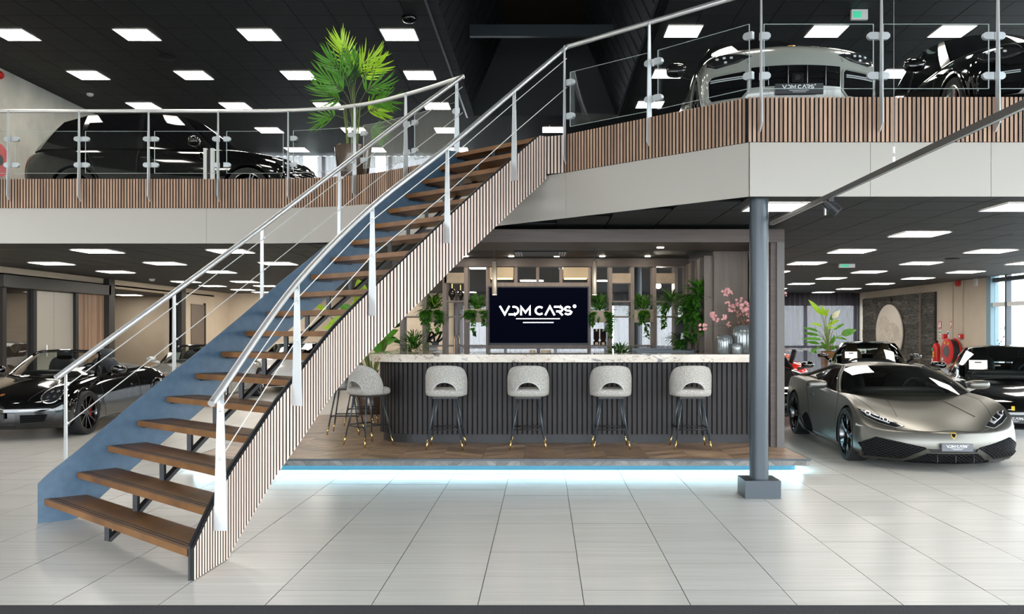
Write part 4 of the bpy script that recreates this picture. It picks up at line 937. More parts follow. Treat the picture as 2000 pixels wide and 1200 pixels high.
# right: bright plant by the curtain
Y = 24.3; c = px(1618, 700, Y); q = lambda x, y, d=0: px(x, y, Y + d)
pt = thing('plant_pot', (c.x, Y, 0), 'square brown wooden planter of the bright plant by the grey curtain', 'planter')
MB().hexa([(c.x - .13, Y - .13, 0), (c.x + .13, Y - .13, 0), (c.x + .13, Y + .13, 0), (c.x - .13, Y + .13, 0), (c.x - .17, Y - .17, .98), (c.x + .17, Y - .17, .98), (c.x + .17, Y + .17, .98), (c.x - .17, Y + .17, .98)], M_tread).build('box', pt)
MB().box((c.x - .15, Y - .15, .98), (c.x + .15, Y + .15, .99), M_soil).build('soil', pt)
strelitzia('leafy_plant', (c.x, Y, .99), [(q(*a), q(*b, d), wd * 1.0, m) for a, b, d, wd, m in (
    ((1604, 615), (1579, 585), .1, .14, M_leafy), ((1608, 617), (1604, 596), -.1, .14, M_leafy), ((1612, 618), (1618, 604), -.2, .12, M_leafy), ((1625, 622), (1641, 606), 0, .15, mat('cream_leaf', (.62, .62, .42), .5)), ((1616, 637), (1640, 624), .1, .12, M_leafy), ((1605, 637), (1582, 632), -.1, .09, M_leafy), ((1614, 641), (1632, 640), 0, .07, M_leafy),
    ((1643, 655), (1673, 644), -.1, .2, M_leafg), ((1620, 625), (1630, 612), .3, .14, M_leafg), ((1598, 648), (1568, 640), 0, .09, M_leafg), ((1600, 656), (1566, 650), .2, .09, M_leafg), ((1604, 664), (1566, 662), -.1, .10, M_leafg), ((1600, 672), (1572, 668), 0, .1, M_leafg), ((1628, 645), (1650, 632), .2, .08, M_leafg), ((1632, 660), (1656, 664), 0, .08, M_leafg), ((1614, 682), (1604, 668), -.2, .12, M_leafg), ((1622, 672), (1630, 655), -.2, .14, M_leafg), ((1595, 690), (1582, 682), -.1, .1, M_leafg), ((1624, 684), (1636, 674), -.1, .08, M_leafg), ((1600, 678), (1580, 690), -.2, .08, M_leafg))], 'tall plant with lime green paddle leaves in front of the grey curtain')
# left of the bar: banana-leaved plant seen through and beside the stair
Y = 14.9; c = px(728, 800, Y); q = lambda x, y, d=0: px(x, y, Y + d)
pt = thing('plant_pot', (c.x, Y, 0), 'round brown pot of the big-leaved plant behind the corner stools', 'planter')
MB().lathe([(.2, 0.0), (.26, .1), (.28, .4), (.22, .6), (.2, .62), (.18, .58)], (c.x, Y, 0), M_pot, 28).build('vessel', pt, True); MB().lathe([(.19, .56), (.01, .58)], (c.x, Y, 0), M_soil, 16).build('soil', pt)
strelitzia('banana_plant', (c.x, Y, .58), [(q(*a), q(*b, d), wd, m) for a, b, d, wd, m in (
    ((712, 580), (698, 545), 0, .22, M_leafy), ((700, 592), (706, 556), -.3, .2, M_leafy), ((688, 605), (722, 580), .2, .2, M_leafy), ((690, 606), (662, 598), .1, .14, M_leafg), ((640, 612), (612, 592), 0, .1, M_leafy), ((690, 640), (628, 640), .1, .16, M_leafy), ((700, 620), (640, 632), -.2, .2, M_leafy), ((690, 655), (620, 668), 0, .12, M_leafy), ((715, 640), (668, 652), -.1, .2, M_leafg),
    ((750, 662), (778, 644), 0, .16, M_leafg), ((766, 640), (790, 628), .1, .12, M_leafd), ((760, 660), (785, 672), -.1, .1, M_leafd), ((742, 690), (725, 640), 0, .2, M_leafg), ((735, 700), (760, 655), .2, .16, M_leafg), ((715, 760), (740, 722), -.1, .1, M_leafd), ((735, 755), (720, 720), .1, .1, M_leafd), ((756, 672), (776, 662), -.2, .1, M_leafg))], 'big banana-leaved plant behind the stair and the left end of the bar')
# planter boxes in the shelving with ferns and trailing leaves
def bush(name, c, rx, ry, rz, n, label, mats, trail=None, ln=(.10, .2), wd=.03, pot=None):
    t = thing(name, c, label, 'plant'); c = Vector(c); b = MB(); g = MB()
    for k in range(n):
        a = random.uniform(0, 2 * pi); e = random.uniform(-.35, 1.15); r0 = random.random() ** .6
        p = c + Vector((cos(a) * cos(e) * rx, sin(a) * cos(e) * ry, sin(e) * rz)) * r0 * .75; d = Vector((cos(a) * rx, sin(a) * ry - .02, sin(e) * rz * .9 - .01 + random.uniform(-.08, .08))).normalized()
        l = random.uniform(*ln); leaf_blade(b, p, p + d * l + Vector((0, 0, -.02)), wd * random.uniform(.7, 1.3), random.choice(mats), curl=.12, n=4)
    o = b.build('foliage', t); tag(o, kind='stuff')
    for k in range(5):
        a = random.uniform(-.8, .8); MB().tube([c, c + Vector((rx * .6 * sin(a), 0, rz * .8))], .004, M_stem, 5).build('stem', t)
    if trail:
        for (dx, dz) in trail:
            P = cat_rom([c + Vector((dx * .6, -ry * .6, 0)), c + Vector((dx, -ry - .05, -.04)), c + Vector((dx * 1.05, -ry - .06, -dz * .5)), c + Vector((dx * 1.0, -ry - .05, -dz))], 6); b = MB().tube(P, .003, M_stem, 5)
            for p in P[2:]:
                for _ in range(5):
                    d = Vector((random.uniform(-1, 1), random.uniform(-1, -.1), random.uniform(-.8, .3))).normalized(); leaf_blade(b, p, p + d * random.uniform(.05, .085), .05, random.choice([M_leafg, M_leafg, M_leafd]), n=3)
            b.build('trailing_vine', t)
    return t
def planter(x0, x1, y0, y1, label):
    a, c = u(x0, y1), u(x1, y0); t = thing('planter_box', ((a.x + c.x) / 2, DY + .15, a.z), label, 'planter')
    b = MB().box((a.x, DY - .02, a.z), (c.x, DY, c.z), M_box).box((a.x, DY + .3, a.z), (c.x, DY + .32, c.z), M_box).box((a.x, DY, a.z), (a.x + .02, DY + .3, c.z), M_box).box((c.x - .02, DY, a.z), (c.x, DY + .3, c.z), M_box).box((a.x, DY, a.z), (c.x, DY + .3, a.z + .02), M_box); b.build('box', t)
    MB().box((a.x + .02, DY, c.z - .04), (c.x - .02, DY + .3, c.z - .02), M_soil).build('soil', t); return Vector(((a.x + c.x) / 2, DY + .13, c.z - .02))
dg = [M_leafd, M_leafg, M_leafg]
for x0, x1, y0, y1, w_, mats, tr_, up in ((826, 864, 604, 630, 'the first cell left of the tap', [M_leafg, M_leafy, M_leafd], [(-.14, .2), (-.05, .33), (.08, .36), (.14, .2)], .38), (909, 949, 604, 630, 'the cell left of the television', dg, [(-.03, .38), (.14, .25), (-.12, .12)], .36), (1154, 1190, 607, 630, 'the cell right of the television', dg, [(-.13, .2), (.12, .3), (.16, .4)], .40), (1239, 1276, 605, 630, 'the cell below the bright spotlight', dg, [(.04, .42), (-.05, .2)], .40)):
    c = planter(x0, x1, y0, y1, 'stone-coloured planter box in ' + w_); bush('hanging_plant', c, .23, .16, up * .82, 260, 'dark trailing fern in the planter box of ' + w_, mats, tr_, (.09, .2), .03)
for x, y, Yd, rx, rz, lab, mats in ((808, 690, 12.75, .26, .36, 'dark bushy plant on the counter left of the knot sculpture', [M_leafd, M_leafd, M_leafg]), (1212, 690, 12.9, .27, .30, 'dark bushy plant on the counter right of the television', [M_leafd, M_leafd, M_leafd, M_leafg])):
    c = px(x, y, Yd); c.z = 1.12 if Yd > 12.8 else 1.265; bush('bushy_plant', c, rx, .18, rz, 360, lab, mats, None, (.08, .18), .022)
c = px(1375, 615, 12.3); bush('climbing_plant', (2.08, 12.3, 1.78), .22, .25, .32, 300, 'bright green climbing plant on the stepped side shelving', [M_leafg, M_leafg, M_leafd], [(-.12, .3), (.1, .25), (-.02, .4)], (.09, .16), .05)
bush('climbing_plant', (2.12, 11.95, 2.02), .15, .15, .25, 160, 'dark leafy plant high on the side shelving next to the wood panel', dg, [(-.06, .3)], (.1, .2), .04)
bush('hanging_fern', (2.0, 12.7, 1.42), .18, .2, .12, 120, 'dark fern hanging low on the side shelving above the tray', [M_leafd], [(-.1, .42), (-.02, .5)], (.12, .24), .025)
bush('hanging_fern', (1.95, 13.35, 1.95), .2, .2, .22, 160, 'dark spiky fern between the spotlight cell and the side shelving', [M_leafd, M_leafd, M_leafg], [(-.15, .35)], (.14, .26), .022)
# ================================================================== FIXTURES
# suspended track with one spotlight
tx, tz = 2.27, 2.60
t = thing('track_rail', (tx, 6, tz), 'black suspended lighting track running diagonally across the right side of the view', 'track')
MB().box((tx - .018, .8, tz), (tx + .018, 8.72, tz + .035), mat('track_black', (.035, .032, .03), .4)).build('profile', t)
MB().box((tx - .008, .8, tz - .002), (tx + .008, 8.70, tz + .001), M_alu).build('conductor_slot', t)
for y in (5.67, 2.2):
    MB().tube([(tx, y, tz + .03), (tx, y, ZC)], .0013, mat('dark_wire', (.25, .25, .25), .4, .8), 6).build('suspension_wire', t)
    MB().tube([(tx, y, tz + .035), (tx, y, tz + .075)], .008, M_chrome, 8).tube([(tx, y, tz + .10), (tx, y, tz + .14)], .007, M_chrome, 8).build('wire_grip', t)
c = Vector((tx, 6.97, tz)); s_ = thing('spotlight', c, 'black cylinder spotlight clipped under the suspended track', 'spotlight')
MB().box((tx - .02, 6.9, tz - .03), (tx + .02, 7.04, tz - .002), M_black).build('adapter', s_)
MB().box((tx - .03, 6.96, tz - .13), (tx - .022, 6.99, tz - .02), M_alu).build('bracket', s_)
d = Vector((.75, -.2, -.75)).normalized(); a = c + Vector((-.0, 0, -.04)) - d * .03
b = MB().tube([a, a + d * .13], .045, M_black, 20); b.build('lamp_head', s_, True)
b = MB()
for k in range(10):
    an = 2 * pi * k / 10; p1 = d.cross(Vector((0, 0, 1))).normalized(); p2 = d.cross(p1); o = p1 * cos(an) * .045 + p2 * sin(an) * .045; b.bar(a + o + d * .01, a + o + d * .07, .006, .006, M_black)
b.build('cooling_fin', s_)
# bright spotlight behind the shelving
c = px(1286, 559, 15.2); s_ = thing('spotlight', c, 'bright starry spotlight glowing behind the right shelving cells', 'spotlight')
MB().lathe([(.05, 0), (.05, .14), (.03, .15)], c, M_black, 16, 'y').build('lamp_head', s_, True); MB().lathe([(.045, -.005), (.045, .001)], c, mat('spot_glow', (1, .9, .72), emit=160), 16, 'y').build('lens', s_)
MB().tube([c + Vector((0, .05, .04)), (c.x, c.y + .05, ZS)], .008, M_black, 8).build('stem', s_)
# free standing column seen through the shelving
tag(MB().lathe([(.10, 0), (.10, ZS)], (px(1246, 0, 17).x, 17.2, 0), M_steelb, 24).build('column', None, True), kind='structure')
# dark stone cladding on the right wall, one strip at a time
cl = thing('stone_cladding', (XR - .05, 26.3, 0), 'dark textured stone strip cladding on the right wall behind the oval relief', 'cladding')
M_stone = noise_mat('dark_stone', (.018, .017, .015), (.13, .12, .10), (3, 5, 26), .75, rand=.35, detail=8, bump=.4, lo=.35, hi=.75)
MB().box((XR - .04, 23.8, 0), (XR - .001, 29.15, 2.62), M_black).build('backing', cl)
for j in range(18):
    y = 24.66 + .3 * (j % 2) - .3
    while y < 29.1:
        y0, y1 = max(24.66, y), min(29.1, y + 1.15); y += 1.16
        if y1 - y0 > .1: dx = random.uniform(.0, .02); MB().box((XR - .085 - dx, y0, .02 + j * .144), (XR - .04, y1 - .008, .02 + j * .144 + .139), M_stone).build('stone_strip', cl)
    MB().box((XR - .07, 23.82, .02 + j * .144), (XR - .04, 24.62, .02 + j * .144 + .139), M_stone).build('stone_strip', cl)
MB().box((XR - .12, 24.625, 0), (XR - .04, 24.655, 2.6), M_gwood).build('edge_profile', cl)
rl = thing('relief_disc', (XR - .12, 26.72, .72), 'white oval relief with fanned leaf ribs hanging on the dark stone cladding', 'artwork')
oc = Vector((XR - .12, 26.75, 1.50)); ry, rz = 1.02, .86
b = MB().add([(oc.x, oc.y + ry * cos(2 * pi * k / 64), oc.z + rz * sin(2 * pi * k / 64)) for k in range(64)] + [(oc.x - .035, oc.y + ry * cos(2 * pi * k / 64), oc.z + rz * sin(2 * pi * k / 64)) for k in range(64)],
    [list(range(64)), list(range(64, 128))[::-1]] + [(k, 64 + k, 64 + (k + 1) % 64, (k + 1) % 64) for k in range(64)], mat('relief_white', (.66, .60, .53), .8)); b.build('plate', rl)
b = MB()
for (fy, fz, n, a0, a1, l) in ((.35, -.1, 16, 20, 200, .62), (-.35, -.25, 16, -20, 170, .55), (.0, -.6, 14, 0, 180, .6), (.5, -.55, 12, 20, 190, .5)):
    for k in range(n):
        an = radians(a0 + (a1 - a0) * k / (n - 1)); p = Vector((oc.x - .04, oc.y + fy + .1 * cos(an), oc.z + fz + .1 * sin(an))); e = Vector((oc.x - .045, oc.y + fy + l * cos(an), oc.z + fz + l * sin(an)))
        if ((e.y - oc.y) / ry) ** 2 + ((e.z - oc.z) / rz) ** 2 < .95: b.bar(p, e, .022, .03, mat('relief_white'))
b.build('leaf_rib', rl)
tag(MB().ell((XR - .15, 26.6, 2.5), (.04, .05, .05), M_black, 12, 8).build('picture_lamp', None, True), 'small black lamp above the oval relief', 'lamp')
# fire gear on the right wall
def wpt(x, y): Yw = XR * F / (x - CX); return Vector((XR - .004, Yw, CH - (y - CY) * Yw / F))
def plate(name, x0, y0, x1, y1, m, label, cat, t_=.012, marks=()):
    a, c = wpt(x0, y1), wpt(x1, y0); z1 = c.z; t = thing(name, (XR - .01, (a.y + c.y) / 2, a.z), label, cat)
    MB().box((XR - t_, min(a.y, c.y), a.z), (XR - .001, max(a.y, c.y), z1), m).build('plate', t)
    for (u0, v0, u1, v1, mm) in marks:
        ya, yb = max(a.y, c.y), min(a.y, c.y)
        MB().box((XR - t_ - .002, ya + (yb - ya) * u0, a.z + (z1 - a.z) * v0), (XR - t_, ya + (yb - ya) * u1, a.z + (z1 - a.z) * v1), mm).build('symbol', t)
    return t
W_ = mat('sign_white', (.8, .8, .8), .5); Gn = mat('sign_green_flat', (.03, .3, .08), .5); Bl = mat('sign_blue', (.05, .12, .4), .5); Yl = mat('sticker_yellow', (.75, .5, .02), .5)
plate('fire_sign', 1832.5, 628, 1839, 642, M_red, 'red fire extinguisher sign with white symbols, left of the two red signs', 'sign', marks=((.15, .1, .45, .6, W_), (.55, .15, .9, .9, W_), (.15, .7, .4, .9, W_)))
plate('fire_sign', 1856, 628, 1860.5, 641, M_red, 'red fire hose sign with white symbol, right of the two red signs', 'sign', marks=((.2, .35, .7, .85, W_), (.1, .1, .5, .25, W_)))
plate('sticker', 1834, 645, 1838, 658, W_, 'narrow white and green instruction sticker above the fire extinguisher', 'sticker', .006, ((.1, .5, .9, .8, Gn), (.2, .1, .8, .25, M_red)))
plate('sticker', 1850, 647, 1854, 660, W_, 'narrow white and blue instruction sticker above the hose reel', 'sticker', .006, ((.1, .5, .9, .85, Bl),))
plate('call_point', 1875, 653, 1882.5, 661, M_red, 'small red fire alarm call point box on the beige wall', 'alarm', .05, ((.15, .2, .5, .75, W_),))
for x in (1861.5, 1881): a = wpt(x, 0); MB_ = MB().tube([(XR - .02, a.y, 1.35), (XR - .02, a.y, ZS)], .014, M_beige, 8).build('conduit', None, True); tag(MB_, 'thin beige cable conduit down the right wall to the %s' % ('hose reel' if x < 1870 else 'alarm box'), 'conduit')
a = wpt(1874, 553); t = thing('alarm_beacon', a, 'red fire alarm beacon high on the beige right wall', 'alarm'); MB().lathe([(.09, -.08), (.09, -.02), (.06, 0)], (XR, a.y, a.z), M_red, 16, 'x').build('beacon', t, True); MB().box((XR - .03, a.y - .05, a.z + .03), (XR - .001, a.y + .1, a.z + .1), M_red).build('base', t)
a = wpt(1908, 551); tag(MB().hexa([(XR - .07, a.y - .07, a.z - .1), (XR, a.y - .07, a.z - .1), (XR, a.y + .07, a.z - .1), (XR - .07, a.y + .07, a.z - .1), (XR - .04, a.y - .07, a.z + .1), (XR, a.y - .07, a.z + .1), (XR, a.y + .07, a.z + .1), (XR - .04, a.y + .07, a.z + .1)], M_white).build('motion_sensor'), 'white motion sensor box at the top of the beige right wall', 'sensor')
a = wpt(1828, 708); a.y = 10.5 * F / (1829 - CX); t = thing('fire_extinguisher', (XR - .2, a.y, .55), 'red fire extinguisher with labels beside the dark stone cladding', 'fire extinguisher')
ex = (XR - .2, a.y, 0); MB().lathe([(.09, .62), (.1, .66), (.1, 1.12), (.07, 1.2), (.03, 1.23)], ex, M_red, 20).build('cylinder', t, True)
MB().box((XR - .24, a.y - .02, 1.22), (XR - .16, a.y + .02, 1.29), M_black).tube([(XR - .2, a.y, 1.27), (XR - .26, a.y + .15, 1.2), (XR - .27, a.y + .14, .95)], .014, M_black, 8).build('valve_and_hose', t)
MB().box((XR - .2, a.y - .09, .50), (XR - .01, a.y + .09, .62), M_black).build('wall_holder', t)
b = MB()
for z0, z1, m, y0, y1 in ((1.02, 1.1, Gn, -.03, .07), (.93, 1.0, Yl, -.07, .0), (.85, .91, Yl, -.07, .0), (.72, .82, W_, .0, .06)): b.box((XR - .303, a.y + y0, z0), (XR - .29, a.y + y1, z1), m)
b.build('sticker', t)
a = wpt(1858, 690); a.y = 10.5 * F / (1856 - CX); rc = (XR, a.y, 1.02); t = thing('hose_reel', (XR - .15, a.y, .6), 'round red fire hose reel on the beige wall', 'hose reel')
MB().lathe([(.32, -.30), (.34, -.29), (.34, -.27), (.2, -.27)], rc, M_red, 32, 'x').lathe([(.2, -.10), (.34, -.10), (.34, -.08), (.32, -.07)], rc, M_red, 32, 'x').build('drum_flange', t, True)
MB().lathe([(.3, -.28), (.31, -.2), (.3, -.09)], rc, M_black, 28, 'x').build('hose', t, True); MB().lathe([(.14, -.315), (.15, -.30)], rc, mat('reel_hub', (.07, .07, .07), .5), 24, 'x').build('hub', t)
MB().box((XR - .30, a.y + .14, 1.33), (XR - .2, a.y + .24, 1.47), M_red).box((XR - .3, a.y + .17, 1.0), (XR - .006, a.y + .21, 1.04), M_red).build('bracket', t)
b = MB()
for yy, zz, m in ((.1, .22, Yl), (-.1, .2, Yl), (.22, -.2, W_)): b.box((XR - .306, a.y + yy - .03, 1.02 + zz - .03), (XR - .296, a.y + yy + .03, 1.02 + zz + .03), m)
b.build('sticker', t)
# red fittings on the upper left wall at the frame edge
a = Vector((XL + .08, 16.98, 6.52)); t = thing('alarm_beacon', a, 'red alarm beacon on the pale upper left wall at the frame edge', 'alarm'); MB().lathe([(.08, 0), (.08, .08), (.05, .12)], a, M_red, 16, 'x').build('beacon', t, True)
a = Vector((XL + .09, 16.93, 5.37)); t = thing('fire_sign', a, 'red square sign on the pale upper left wall at the frame edge', 'sign'); MB().box((a.x, a.y - .1, a.z - .1), (a.x + .01, a.y + .1, a.z + .1), M_red).build('plate', t)
a = Vector((XL + .09, 16.72, 4.82)); t = thing('hose_reel', a, 'red hose reel on the pale upper left wall at the frame edge', 'hose reel'); MB().lathe([(.2, 0), (.32, .02), (.32, .2), (.1, .2)], a, M_red, 28, 'x').build('drum', t, True); MB().lathe([(.1, .2), (.1, .22)], a, M_black, 20, 'x').build('hub', t)
# white upright frame stand in front of the estate upstairs
c0, c1 = px(398, 349, 13.6), px(418, 290, 13.6); t = thing('info_stand', (c0.x + .08, 13.6, ZU), 'white upright U-shaped frame stand before the black estate upstairs', 'stand')
for xa in (c0.x, c1.x - .05): MB().box((xa, 13.58, ZU + .02), (xa + .05, 13.64, c1.z), M_white).build('upright', t)
MB().box((c0.x - .0, 13.56, ZU), (c1.x, 13.72, ZU + .12), M_white).build('foot', t); MB().box((c0.x + .05, 13.6, ZU + .1), (c1.x - .05, 13.61, c1.z - .02), M_black).build('panel', t)
# window stickers and little things on the right facade
b = MB()
for k in range(14):
    y = 20.45 + random.uniform(-.25, .1); z = random.uniform(1.2, 1.62); b.box((XR - .014, y, z), (XR - .010, y + random.uniform(.02, .09), z + random.uniform(.015, .06)), random.choice([M_alu, mat('sticker_teal', (.1, .35, .33), .5), M_steelb]))
tag(b.build('window_stickers'), 'scattered small grey and teal stickers on the bright right window', 'stickers')
# ================================================================== CARS
M_rubber = noise_mat('tyre_rubber', (.010, .010, .011), (.018, .018, .019), (60, 60, 60), .7)
M_well = mat('wheel_well', (.005, .005, .006), .8, spec=.08)
M_trim = mat('gloss_black', (.008, .008, .009), .12, coat=.5)
M_inner = noise_mat('dark_leather', (.022, .025, .030), (.036, .040, .047), (30, 30, 30), .5)
M_tan = mat('tan_leather', (.30, .19, .10), .55)
M_cglass = glass_mat('car_glass', (.62, .68, .66), 1.6)
M_tint = mat('tinted_glass', (.004, .004, .005), .03, spec=.8)
M_lens = glass_mat('lamp_lens', (.75, .8, .82), 1.5)
M_gun = mat('gunmetal', (.13, .13, .135), .2, 1.); M_silv = mat('alloy', (.62, .62, .62), .25, 1.)
M_drl = mat('light_guide', (.75, .78, .8), .2, coat=.5)
M_grille = noise_mat('mesh_grille', (.004, .004, .005), (.028, .028, .030), (90, 90, 90), .4, detail=0, lo=.45, hi=.55, bump=.8)
M_plate = mat('number_plate', (.045, .047, .052), .4); M_plateg = mat('grey_number_plate', (.13, .14, .155), .4)
P_black = mat('black_car_paint', (.003, .003, .0035), .08, coat=1.); P_matt = mat('matt_grey_paint', (.185, .18, .16), .36, .85)
P_silver = mat('silver_car_paint', (.52, .52, .50), .22, .5, coat=1.); P_white = mat('white_car_paint', (.72, .73, .72), .25, coat=1.)
P_chalk = mat('chalk_car_paint', (.36, .365, .33), .22, coat=1.); P_red = mat('red_car_paint', (.60, .015, .008), .2, coat=1.)
class Car:
    def __init__(s, name, loc, rz, label, paint, sc=.97, group=None):
        s.t = thing(name, loc, label, 'car', group, rz); s.t.scale = (sc, sc, sc); s.paint = paint
    def part(s, b, name, smooth=False, parent=None, sharp=None): return b.build(name, parent or s.t, smooth, False, sharp)
BODY = {}
def body_mesh(key, st, dyf, dyr, axles, wr, well_w, tub=None, lvl=3, crease=None):
    """car body: sections along the length (bottom, side and top lanes), closed by a nose and a tail, smoothed, then wheel arches and cabin cut out"""
    if key in BODY: return BODY[key]
    crease = crease or {}
    NL, NT = 4, 3; bm = bmesh.new(); rings = []
    def ring(i):
        y, bow, Ls, Ts = st[i]; dl = dyf if i == 0 else (dyr if i == len(st) - 1 else [0] * 4)
        xm = max(p[0] for p in Ls); pts = []
        pr = [(*Ls[k], dl[k]) for k in range(4)] + [(*T, dl[3]) for T in Ts]
        P = lambda x, z, d: (x, y + d + bow * (abs(x) / xm) ** 2, z)
        full = [P(x, z, d) for x, z, d in pr] + [P(-x, z, d) for x, z, d in pr[-2::-1]]
        x0, z0, d0 = pr[0]
        bot = [P(x0 * f, z0, d0) for f in (-.66, -.33, 0, .33, .66)]
        return [bm.verts.new(p) for p in full + bot], (y, bow, xm, pr)
    for i in range(len(st)): rings.append(ring(i))
    n = 18; lay = bm.edges.layers.float.get('crease_edge') or bm.edges.layers.float.new('crease_edge')
    for (a, _), (b, _) in zip(rings[:-1], rings[1:]):
        for k in range(n): bm.faces.new((a[k], a[(k + 1) % n], b[(k + 1) % n], b[k]))
    for end, (rg, inf) in ((0, rings[0]), (1, rings[-1])):
        y, bow, xm, pr = inf; dl = dyr if end else dyf
        xs = [1, .66, .33, 0, -.33, -.66, -1]; grid = []
        for r in range(4):
            if r == 3: row = rg[3:10]
            else:
                L = pr[r]; row = [rg[r]]
                if r == 0: row += [rg[17], rg[16], rg[15], rg[14], rg[13]]
                else:
                    for c in (1, 2, 3, 4, 5):
                        T = pr[{1: 4, 2: 5, 3: 6, 4: 5, 5: 4}[c]]; x = (T[0] if c < 4 else -T[0]) * L[0] / max(pr[3][0], .01)
                        row.append(bm.verts.new((x, y + dl[r] + bow * (abs(x) / xm) ** 2, L[1])))
                row.append(rg[12 - r])
            grid.append(row)
        for r in range(3):
            for c in range(6):
                q = (grid[r][c], grid[r + 1][c], grid[r + 1][c + 1], grid[r][c + 1]); bm.faces.new(q if end else q[::-1])
        if not end:
            for r, v in crease.get('nose', {}).items():
                for c in range(6):
                    e = bm.edges.get((grid[r][c], grid[r][c + 1]));
                    if e: e[lay] = v
    for lane, v in crease.items():
        if lane == 'nose': continue
        for (a, _), (b, _) in zip(rings[:-1], rings[1:]):
            for k in (lane, 12 - lane):
                e = bm.edges.get((a[k], b[k]))
                if e: e[lay] = v
    bmesh.ops.recalc_face_normals(bm, faces=bm.faces)
    for f in bm.faces: f.smooth = True
    me = bpy.data.meshes.new(key); bm.to_mesh(me); bm.free(); me.materials.append(P_black); me.materials.append(M_well)
    o = bpy.data.objects.new(key, me); COL.objects.link(o)
    md = o.modifiers.new('s', 'SUBSURF'); md.levels = md.render_levels = lvl
    cut = MB()
    for (ya, za, xo) in axles:
        for sg in (-1, 1):
            xi = xo - well_w; c = (sg * (xi + xo + .25) / 2, ya, za); hw = (xo + .25 - xi) / 2
            cut.lathe([(wr, -hw), (wr, hw)], c, M_well, 48, 'x')
    cutters = [cut.build('cutter')]
    if tub: cutters.append(MB().prism(tub[0], tub[1], 1.6, M_well).build('cutter'))
    for c in cutters:
        m2 = o.modifiers.new('b', 'BOOLEAN'); m2.operation = 'DIFFERENCE'; m2.object = c; m2.solver = 'EXACT'; m2.material_mode = 'TRANSFER'
    bpy.context.view_layer.update(); dg_ = bpy.context.evaluated_depsgraph_get()
    res = bpy.data.meshes.new_from_object(o.evaluated_get(dg_), depsgraph=dg_); res.name = 'body'
    for ob in [o] + cutters: bpy.data.objects.remove(ob)
    wi = next((i for i, m in enumerate(res.materials) if m == M_well), 1)
    res.set_sharp_from_angle(angle=radians(34))
    bv = BVHTree.FromPolygons([v.co.copy() for v in res.vertices], [tuple(p.vertices) for p in res.polygons])
    BODY[key] = (res, bv); return BODY[key]
def add_body(car, key):
    me, bv = BODY[key]; me = me.copy()
    for i, m in enumerate(me.materials):
        if m == P_black: me.materials[i] = car.paint
    o = link('body', me, car.t, world=False); car.bv = bv; return o
AX = {'f': (Vector((0, 1, 0)), lambda p: Vector((p[0], -6, p[1]))), 'b': (Vector((0, -1, 0)), lambda p: Vector((p[0], 6, p[1]))), 'r': (Vector((-1, 0, 0)), lambda p: Vector((6, p[0], p[1]))),
      'l': (Vector((1, 0, 0)), lambda p: Vector((-6, p[0], p[1]))), 't': (Vector((0, 0, -1)), lambda p: Vector((p[0], p[1], 6)))}
def hit(bv, ax, p):
    d, o = AX[ax]; h = bv.ray_cast(o(p), d)
    if h[0] is None: h = bv.find_nearest(o(p) + d * 5.2)
    return h[0], (h[1] if h[1].dot(d) < 0 else -h[1])
def patch(car, ax, poly, m, name, eps=.004, res=.035, depth=.014, parent=None, label=None):
    """a fitted piece lying on the body: outline seen along an axis, laid onto the surface"""
    bm = bmesh.new(); d, o = AX[ax]; vs = [bm.verts.new((p[0], p[1], 0)) for p in poly]; bm.faces.new(vs)
    for a in (0, 1):
        lo, hi = min(p[a] for p in poly), max(p[a] for p in poly); k = lo + res
        while k < hi - res * .3:
            co = [0, 0, 0]; no = [0, 0, 0]; co[a] = k; no[a] = 1
            bmesh.ops.bisect_plane(bm, geom=bm.verts[:] + bm.edges[:] + bm.faces[:], plane_co=co, plane_no=no, dist=1e-5); k += res
    bmesh.ops.triangulate(bm, faces=[f for f in bm.faces if len(f.verts) > 4]); bm.verts.index_update(); nrm = {}
    for v in bm.verts:
        c, n = hit(car.bv, ax, (v.co.x, v.co.y)); v.co = c + n * eps; nrm[v] = n
    be = [e for e in bm.edges if len(e.link_faces) == 1]; bv_ = {}
    for e in be:
        for v in e.verts:
            if v not in bv_: bv_[v] = bm.verts.new(v.co - nrm[v] * depth)
    for e in be: bm.faces.new((e.verts[0], e.verts[1], bv_[e.verts[1]], bv_[e.verts[0]]))
    bmesh.ops.recalc_face_normals(bm, faces=bm.faces); 
    for f in bm.faces: f.smooth = True
    big = max(bm.faces, key=lambda f: f.calc_area()); 
    if sum(f.normal.dot(d) for f in bm.faces) > 0: bmesh.ops.reverse_faces(bm, faces=bm.faces)
    me = bpy.data.meshes.new(name); bm.to_mesh(me); bm.free(); me.materials.append(m); me.set_sharp_from_angle(angle=radians(50))
    ob = link(name, me, parent or car.t, world=False)
    if label: ob['label'] = label
    return ob
def line_on(car, ax, pts, r, m, name, closed=False, parent=None, lift=.0, n=6, step=.03):
    P = [Vector((*p, 0)) for p in pts] + ([Vector((*pts[0], 0))] if closed else []); Q = [p for p, d in resample(P, step)] + ([] if closed else [P[-1]]); b = MB(); out = []
    for q in Q: c, nn = hit(car.bv, ax, (q.x, q.y)); out.append(c + nn * lift)
    b.tube(out, r, m, n, closed=closed); return car.part(b, name, True, parent)
mir = lambda poly: [(-p[0], p[1]) for p in poly][::-1]
def both(car, ax, poly, *a, **k):
    if ax in 'fbt': return [patch(car, ax, poly, *a, **k), patch(car, ax, mir(poly), *a, **k)]
    return [patch(car, 'r', poly, *a, **k), patch(car, 'l', poly, *a, **k)]
def ell2(cx, cz, rx, rz, n=22, rot=0.): return [(cx + rx * cos(t) * cos(rot) - rz * sin(t) * sin(rot), cz + rx * cos(t) * sin(rot) + rz * sin(t) * cos(rot)) for t in [2 * pi * k / n for k in range(n)]]
WM = {}
